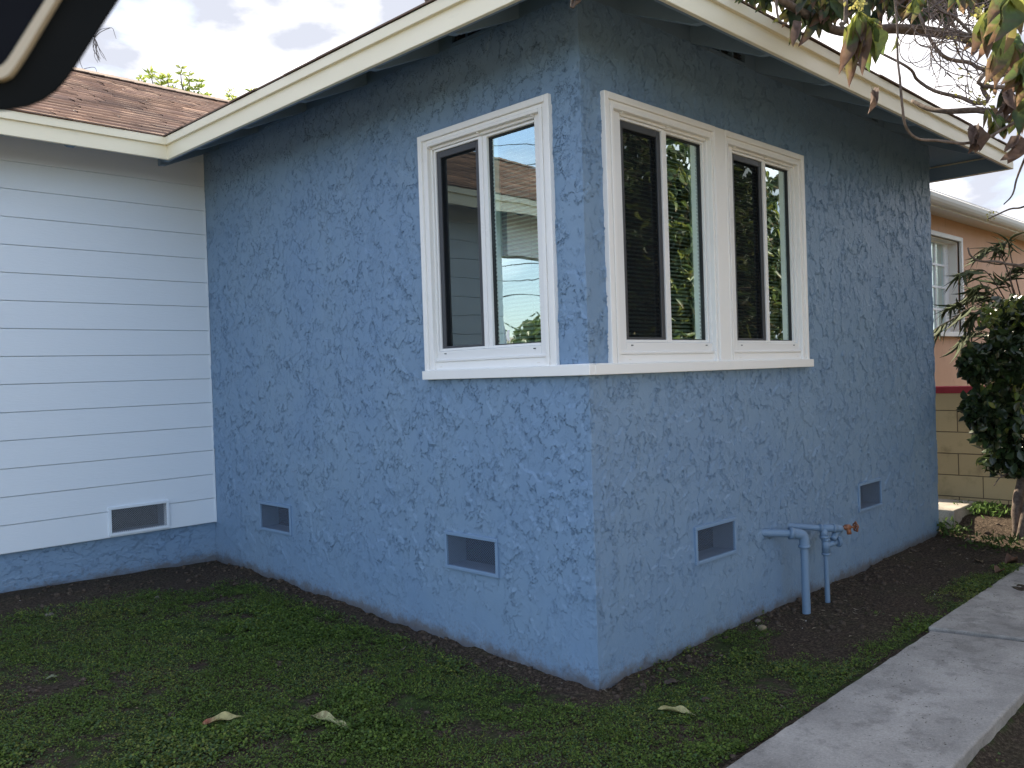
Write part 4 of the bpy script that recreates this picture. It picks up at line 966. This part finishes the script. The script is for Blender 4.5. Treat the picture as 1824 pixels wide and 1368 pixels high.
leafy('crown', tt, [((x_, 11 + dy, 10.6 + dz), (1.1, 1.0, .6)) for x_, dy, dz in ((.2, -.4, .1), (1.8, .6, .3), (3.6, -.5, .5), (5.4, .3, .4), (-1.6, .3, .4), (7.2, 0, .2), (-3.2, -.2, .3), (2.6, -1.6, .6))], 850, (.14, .26), .5, [(.05, .09, .02), (.07, .12, .03)], M_LEAF, rim=.2, clip=lambda P: proj(P)[1] < -30)
b0 = np.array([*at(80, 300, 12)[:2], 0]); br_ = thing('bare_tree', b0, 'leafless tree with drooping grey twigs beside the dark panel', 'tree')
p = MB(); P0 = catmull([b0, b0 + (0, 0, 2.5), at(90, 60, 12), at(130, 40, 12), at(170, 66, 12)], 6); p.tube(P0, list(np.linspace(.12, .012, len(P0))), 8); p.build('trunk', M_TWIG, br_)
p = MB()
def tw(pts, d=12, r=.006):
    q_ = catmull([at(u, v, d) for u, v in pts], 5); p.tube(q_, list(np.linspace(r, r * .5, len(q_))), 5)
tw([(168, 67), (178, 58), (190, 52), (200, 50), (204, 60), (207, 69)]); tw([(168, 67), (176, 54), (196, 49)])
for k in range(9):
    u = 168; v = 67; pts = [(u, v)]; 
    for j in range(4): u += random.uniform(-3, 7); v += random.uniform(7, 12); pts.append((u, v))
    tw(pts)
p.build('twig', M_TWIG, br_); p = MB(); tw([(132, 120), (140, 126), (152, 122), (168, 120), (173, 129)]); p.build('twig', M_TWIG, br_); p = MB(); tw([(128, 112), (136, 120), (146, 128)]); p.build('twig', M_TWIG, br_); p = MB(); tw([(140, 100), (143, 112), (148, 124)])
p.build('twig', M_TWIG, br_)

# ------------------------------------------------------------------ lawn plants, weeds, litter
def scatter_ground(n, xr_, yr_, dens):
    x = RNG.uniform(*xr_, n); y = RNG.uniform(*yr_, n); k = RNG.random(n) < dens(x, y)
    x, y = x[k], y[k]; inside = (x > -.01) & (y > -.01); inside |= (y > D - .01)
    inside |= (y < -.80) & (y > -1.46) & (x > -2.3) & (x < 4.6)
    return x[~inside], y[~inside]
def lawn_dens(x, y):
    g = green_mask(x, y); k = vnoise(x * 7, y * 7, 31, 3, .6); k2 = vnoise(x * 24, y * 24, 77, 2, .6)
    d = g * smooth01(k, .20, .46) * (.35 + .65 * smooth01(k2, .30, .6))
    u, v, z = proj(np.stack([x, y, x * 0], 1)); vis = (z > .2) & (u > -250) & (u < 2050) & (v < 1600)
    return np.where(vis, d, d * .06)
x, y = scatter_ground(1700000, (-3.2, 3.6), (-2.3, 3.6), lawn_dens)
n = len(x); z = gh(x, y); tall = vnoise(x * 4, y * 4, 55, 3)
P = np.stack([x, y, z + RNG.uniform(.002, .020, n) * (.5 + tall)], 1)
a = RNG.uniform(0, 6.283, n); Dr = np.stack([np.cos(a), np.sin(a), RNG.uniform(-.1, .9, n)], 1)
gcs = np.array([(.062, .118, .018), (.095, .165, .022), (.130, .200, .028), (.066, .125, .040), (.19, .22, .040)])
sel = np.clip((vnoise(x * 3, y * 3, 13, 3) * 5 + RNG.normal(0, .9, n)).astype(int), 0, 4); C = gcs[sel] * RNG.uniform(.65, 1.25, (n, 1))
Nn = np.stack([RNG.normal(0, .4, n), RNG.normal(0, .4, n), np.ones(n)], 1)
Ls = RNG.uniform(.0055, .0115, n) * (1 + .5 * (tall > .62))
LQ = (np.array([(0, 0, 0), (-.5, .55, .12), (0, 1, -.05), (.5, .55, .12)]), np.array([(0, 3, 2, 1)]), np.array([0, .5, 1, .5]))
tag(leaves('clover', M_WEED, None, P, Dr, Nn, Ls, Ls * .8, C, C, tmpl=LQ), 'low green clover and weeds covering the lawn in front of the house', 'ground cover', kind='stuff')
def grass_dens(x, y): return lawn_dens(x, y) * smooth01(vnoise(x * 2.5, y * 2.5, 91, 3), .45, .7)
x, y = scatter_ground(110000, (-3.2, 3.6), (-2.3, 3.6), grass_dens); n = len(x)
P = np.stack([x, y, gh(x, y)], 1); a = RNG.uniform(0, 6.283, n); Dr = np.stack([np.cos(a) * .6, np.sin(a) * .6, RNG.uniform(.5, 1.2, n)], 1); C = gcs[RNG.integers(1, 5, n)] * RNG.uniform(.8, 1.3, (n, 1))
tag(leaves('grass', M_WEED, None, P, Dr, rdir(n), RNG.uniform(.018, .050, n), np.full(n, .0024), C, C, tmpl=leaf_template(3, .1, .35)), 'short green grass blades among the clover', 'grass', kind='stuff')
# dirt clods and crumbs
def clods(n, xr_, yr_, dens, sz, name, mat, label, col=None):
    x, y = scatter_ground(n, xr_, yr_, dens); n = len(x); r = sz[0] * (sz[1] / sz[0]) ** (RNG.random(n) ** 2.2)
    ico = np.array([(0, 0, 1), (.89, 0, .45), (.28, .85, .45), (-.72, .53, .45), (-.72, -.53, .45), (.28, -.85, .45), (.72, .53, -.45), (-.28, .85, -.45), (-.89, 0, -.45), (-.28, -.85, -.45), (.72, -.53, -.45), (0, 0, -1)])
    fi = np.array([(0, 1, 2), (0, 2, 3), (0, 3, 4), (0, 4, 5), (0, 5, 1), (1, 6, 2), (2, 6, 7), (2, 7, 3), (3, 7, 8), (3, 8, 4), (4, 8, 9), (4, 9, 5), (5, 9, 10), (5, 10, 1), (1, 10, 6), (11, 7, 6), (11, 8, 7), (11, 9, 8), (11, 10, 9), (11, 6, 10)])
    V = ico[None] * r[:, None, None] * RNG.uniform(.6, 1.3, (n, 12, 1)) * np.array([1, 1, .7]); V = V + np.stack([x, y, gh(x, y) + r * .2], 1)[:, None]
    F = fi[None] + (np.arange(n) * 12)[:, None, None]
    return tag(npmesh(name, V.reshape(-1, 3), F.reshape(-1, 3), mat), label, 'debris', kind='stuff')
M_CLOD = mat_bark('soil_crumb', (0.11, 0.082, 0.06), (0.035, 0.026, 0.02), 60)
def dirt_dens(x, y):
    dc = np.where((x < 0) & (y < 0), np.hypot(x, y), np.where(x < 0, -x, -y)); return np.clip(.25 + .75 * np.exp(-dc / .12), 0, 1) * (1 - .8 * green_mask(x, y)) * smooth01(vnoise(x * 5, y * 5, 4, 3), .3, .6)
clods(42000, (-2.2, 4.6), (-.85, 3.66), dirt_dens, (.003, .024), 'soil_crumbs', M_CLOD, 'dark crumbs of soil along the foot of the walls')
M_PALE = mat_paint('pale_chips', (.55, .54, .50), .2, .8)
clods(900, (-3, 4.4), (-2, 3.6), lambda x, y: np.full(len(x), .16), (.002, .006), 'paint_chips', M_PALE, 'tiny pale paint chips and bits scattered over lawn and dirt')
# grit and bits on the path
x = RNG.uniform(-1.5, 4.4, 1500); y = RNG.uniform(-1.39, -.84, 1500); kp = vnoise(x * 3, y * 3, 61, 3) + .35 * np.abs(y + 1.12) / .28 > .62; x, y = x[kp], y[kp]; n = len(x); a = RNG.uniform(0, 6.283, n)
P = np.stack([x, y, np.where(x < 1.86, .0335, .0415) + RNG.uniform(0, .001, n)], 1); C = np.array([(.03, .024, .02), (.08, .06, .04), (.14, .11, .08)])[RNG.integers(0, 3, n)]
tag(leaves('path_grit', M_DEADLEAF, None, P, np.stack([np.cos(a), np.sin(a), a * 0 + .05], 1), np.tile((0, 0, 1.), (n, 1)), RNG.uniform(.003, .012, n), RNG.uniform(.002, .005, n), C, C, tmpl=leaf_template(2, .3, .1)), 'dark grit and leaf crumbs lying on the concrete path', 'litter', kind='stuff')
# dry straw bits
x, y = scatter_ground(4200, (-2.6, 4.5), (-.9, 3.6), lambda x, y: .25 + .5 * smooth01(x, 1, 2)); n = len(x); a = RNG.uniform(0, 6.283, n)
P = np.stack([x, y, gh(x, y) + .006], 1); Dr = np.stack([np.cos(a), np.sin(a), RNG.uniform(-.15, .25, n)], 1); C = np.array([(.20, .15, .10), (.12, .085, .06), (.28, .24, .18)])[RNG.integers(0, 3, n)]
tag(leaves('straw', M_DEADLEAF, None, P, Dr, rdir(n), RNG.uniform(.012, .045, n), RNG.uniform(.002, .008, n), C, C, tmpl=leaf_template(2, .3, .2)), 'dry straw and leaf bits strewn on the dirt', 'litter', kind='stuff')

def gpoint(u, v, it=6):
    d = FW + RT * (u - 912) / FPX - UP * (v - 684) / FPX; z = 0.0
    for _ in range(it): q = CAM + d * ((z - CAM[2]) / d[2]); z = float(gh(q[0], q[1]))
    return q
def fallen(u0, v0, u1, v1, wd, label, c0, c1, lift=.014, fold=.22):
    a, b = gpoint(u0, v0), gpoint(u1, v1); a[2] += lift; b[2] += lift; L_ = np.linalg.norm(b - a)
    P = np.array([a]); o = leaves('fallen_leaf', M_DEADLEAF, None, P, np.array([b - a]), np.array([[.15, -.25, 1.]]), np.array([L_]), np.array([wd]), np.array([c0]), np.array([c1]), tip=(.3, .6), tmpl=leaf_template(14, fold, .05, .8), warp=.05, rib=-.15)
    st_ = MB(); 
    o.data.transform(Matrix.Translation(-Vector(a))); o.location = tuple(a)
    m_ = o.modifiers.new('solid', 'SOLIDIFY'); m_.thickness = .0008
    return tag(o, label, 'leaf', 'fallen leaves on the ground')
fallen(359, 1299, 436, 1281, 0.046, 'curled leaf with red and yellow ends, leftmost of the two big ones on the lawn', (.42, .15, .10), (.55, .50, .24), .018)
fallen(553, 1283, 626, 1304, 0.052, 'pale green yellow leaf lying on the lawn below the blue wall', (.30, .24, .13), (.54, .54, .28), .016)
fallen(1172, 1270, 1240, 1278, 0.046, 'pale yellow leaf on bare dirt just in front of the house corner', (.58, .52, .24), (.54, .52, .26), .016)
fallen(82, 1214, 107, 1207, .020, 'small greyish green leaf on the lawn near the left edge', (.22, .25, .15), (.26, .28, .18), .012)
fallen(1773, 1026, 1785, 1022, .06, 'brown leaf on dirt touching the edge of the concrete path', (.16, .09, .06), (.18, .11, .08), .02, .9)
fallen(1738, 1000, 1750, 1004, .05, 'tan leaf on the dark dirt below the shrub', (.25, .18, .12), (.22, .16, .1), .012)
fallen(1718, 968, 1744, 966, .05, 'long pale brown leaf on the dirt near the step', (.30, .25, .17), (.3, .25, .17), .012)
fallen(1790, 1010, 1812, 1003, .05, 'dark brown leaf beside the path under the shrub', (.14, .08, .06), (.12, .08, .06), .014, .8)
fallen(1183, 1222, 1212, 1215, .035, 'brown dry leaf lying against the foot of the right wall', (.13, .10, .085), (.15, .11, .09), .01)
def stone(u, v, r, label, c, k):
    q = gpoint(u, v); ms = MB(); rng = random.Random(k)
    ico = [(0, 0, 1), (.89, 0, .45), (.28, .85, .45), (-.72, .53, .45), (-.72, -.53, .45), (.28, -.85, .45), (.72, .53, -.45), (-.28, .85, -.45), (-.89, 0, -.45), (-.28, -.85, -.45), (.72, -.53, -.45), (0, 0, -1)]
    fi = [(0, 1, 2), (0, 2, 3), (0, 3, 4), (0, 4, 5), (0, 5, 1), (1, 6, 2), (2, 6, 7), (2, 7, 3), (3, 7, 8), (3, 8, 4), (4, 8, 9), (4, 9, 5), (5, 9, 10), (5, 10, 1), (1, 10, 6), (11, 7, 6), (11, 8, 7), (11, 9, 8), (11, 10, 9), (11, 6, 10)]
    ms.add([(x_ * r * rng.uniform(.8, 1.5), y_ * r * rng.uniform(.7, 1.1), z_ * r * .6 + r * .3) for x_, y_, z_ in ico], fi)
    o = ms.build('stone', c, None, bevel=r * .25, smooth=True); o.location = tuple(q); tag(o, label, 'stone', 'loose stones')
M_ST = mat_concrete('stone', (.24, .21, .18), (.14, .12, .10))
stone(87, 1099, .030, 'oblong grey stone on the lawn near the left edge', M_ST, 1); stone(280, 1066, .018, 'small round grey stone in the dirt below the siding', M_ST, 2)
stone(1357, 1122, .034, 'tan stone at the foot of the right wall left of the pipes', mat_concrete('tan_stone', (.34, .28, .17), (.2, .16, .1)), 3)
stone(1350, 1108, .022, 'small tan pebble behind the bigger tan stone by the wall', M_ST, 4)
# weeds by the step
for (u, v, n_, r, lab, br) in [(1755, 918, 240, .12, 'bright green weed growing between step and block wall', 1.8), (1695, 930, 120, .09, 'dark green weed at the foot of the concrete step', .8), (1775, 952, 160, .14, 'low green weed patch on the dirt in front of the slab', .7)]:
    q = gpoint(u, v); q = q + (q - CAM) * 0; wd_ = thing('weed', q, lab, 'weed', 'weeds near the step')
    P = q + RNG.normal(0, 1, (n_, 3)) * np.array([r * .6, r * .8, 0]); P[:, 2] = gh(P[:, 0], P[:, 1]) + RNG.uniform(0, .09, n_); C = np.tile((.07, .13, .025), (n_, 1)) * RNG.uniform(.7, 1.3, (n_, 1)) * br
    leaves('leaves', M_WEED, wd_, P, rdir(n_) + np.array([0, 0, .7]), rdir(n_), RNG.uniform(.03, .06, n_), RNG.uniform(.010, .018, n_), C, C, tmpl=leaf_template(3, .2, .3))

# ------------------------------------------------------------------ dark panel close to the lens, top left
d_ = .42
def pa(u, v, dd=0.0): return at(u, v, d_ + dd)
outl = [(-260, 205), (-60, 203), (20, 197), (52, 191), (80, 179), (103, 162), (122, 140), (140, 113), (215, -3), (300, -140), (-260, -140)]
pn = thing('dark_panel', pa(-50, 50), 'black out of focus panel with rounded corner and beige stripe at upper left', 'panel')
M_PANEL = mat_paint('matt_black', (.006, .0068, .0068), .1, .8); M_STRIPE = mat_paint('beige_stripe', (.50, .42, .30), .05, .5); M_NAVY = mat_paint('navy_black', (.003, .0035, .006), .1, .7)
def loft(mb, F_, B_):
    n = len(F_); mb.add([tuple(q) for q in F_] + [tuple(q) for q in B_], [tuple(range(n)), tuple(range(2 * n - 1, n - 1, -1))] + [(i, i + n, (i + 1) % n + n, (i + 1) % n) for i in range(n)])
cx_, cy_ = -60, 20
p = MB(); loft(p, [pa(u, v) for u, v in outl], [pa(cx_ + (u - cx_) * .93, cy_ + (v - cy_) * .93, .035) for u, v in outl]); p.build('panel_body', M_PANEL, pn, bevel=.0015)
inn = [(-260, 128), (-30, 128), (-8, 126), (4, 120), (14, 108), (90, -15), (160, -130), (-260, -130)]
stp = [(-260, 142), (-20, 142), (2, 140), (14, 134), (24, 122), (40, 98), (108, -15), (178, -130), (160, -130), (90, -15), (22, 93), (12, 108), (4, 116), (-8, 121), (-260, 121)]
for m_ in (M_PANEL, M_NAVY): m_.node_tree.nodes['Principled BSDF'].inputs['Specular IOR Level'].default_value = .12
p = MB(); p.prism([pa(u, v, -.004) for u, v in stp], tuple(FW * .0035)); p.build('trim_stripe', M_STRIPE, pn)
p = MB(); p.prism([pa(u, v, -.0022) for u, v in [(-260, 120), (-8, 120), (3, 115), (11, 107), (21, 92), (89, -16), (158, -130), (-260, -130)]], tuple(FW * .0018)); p.build('inner_face', M_NAVY, pn)

# ------------------------------------------------------------------ across the yard: what the window glass mirrors, plus an added bounce house
sh_ = thing('bounce_house', (4, -9, 0), 'unseen cream house added across the yard to bounce warm light', 'house')
p = MB(); p.box((0, -9.3, -.1), (13, -9, 2.7)); p.build('wall', mat_paint('bounce_cream', (.74, .62, .42), .08, .85), sh_)  # sunlit wall out of view, added as warm bounce for the right side
p = MB(); p.prism([(-.5, -8.6, 2.7), (13.5, -8.6, 2.7), (13.5, -12, 3.6), (-.5, -12, 3.6)], (0, 0, .08)); p.build('roof', M_CONC, sh_)
hd = thing('hedge', (5, -6.4, 0), 'clipped green hedge across the yard, mirrored in the right windows', 'hedge')
cs = [((x_, -7.3 + .2 * math.sin(x_ * 3), .55 + .15 * math.sin(x_ * 2.1)), (.85, .45, .6)) for x_ in np.arange(-1, 14, .8)]
leafy('foliage', hd, cs, 9000, (.07, .14), .55, [(.06, .12, .02), (.09, .15, .025), (.045, .09, .02), (.13, .17, .03)], M_LEAF, rim=.6)
for x_ in np.arange(-1, 14, 1.6): p = MB(); p.tube([(x_, -7.3, -.05), (x_ + .05, -7.3, .8)], .045, 6); p.build('stem', M_BARK, hd)
for i, (x_, y_, h_, r_, lab) in enumerate([(-24, 21, 3.6, 1.5, 'round tree far across the street, nearest of three'), (-30, 26, 4.2, 2.0, 'broad tree far across the street, middle of three'), (-27, 33, 3.9, 1.7, 'tall tree far across the street, last of three')]):
    t_ = thing('street_tree', (x_, y_, 0), lab, 'tree', 'trees across the street'); p = MB(); p.tube([(x_, y_, 0), (x_, y_, h_ - 1)], [.18, .1], 8); p.build('trunk', M_BARK, t_)
    leafy('crown', t_, [((x_ + dx, y_ + dy, h_ - .5 + dz), (r_, r_, r_ * .6)) for dx, dy, dz in ((0, 0, 0), (1, .8, -.3), (-1, -.6, -.2), (.2, -.7, .5))], 1500, (.25, .45), .6, [(.05, .09, .025), (.07, .12, .03)], M_LEAF, rim=.3)
fh = thing('far_house', (-26, 24, 0), 'low grey house across the street, mirrored in the left window', 'house')
p = MB(); p.box((-30, 15, 0), (-24, 34, 2.1)); p.build('wall', mat_paint('grey_wall', (.45, .45, .42), .1, .8), fh)
p = MB(); p.prism([(-30.5, 14.5, 2.1), (-23.5, 14.5, 2.1), (-27, 14.5, 3.2)], (0, 20, 0)); p.build('roof', M_CONC, fh)
pl = thing('power_lines', (-20, 6, 0), 'black utility wires on wooden poles across the street', 'power line'); p = MB()
for (x_, y_) in ((-34, 6), (-8, 40)): p.tube([(x_, y_, -.1), (x_, y_, 12.2)], [.14, .1], 8)
p.build('pole', M_BARK, pl); p = MB()
for zz in (11.7, 11.0, 10.2, 9.8, 6.2, 5.6, 5.0): p.tube(catmull([(-34, 6, zz), (-21, 23, zz - .35 - .1 * random.random()), (-8, 40, zz)], 8), .018, 5)
p.build('wire', M_BLACK, pl)
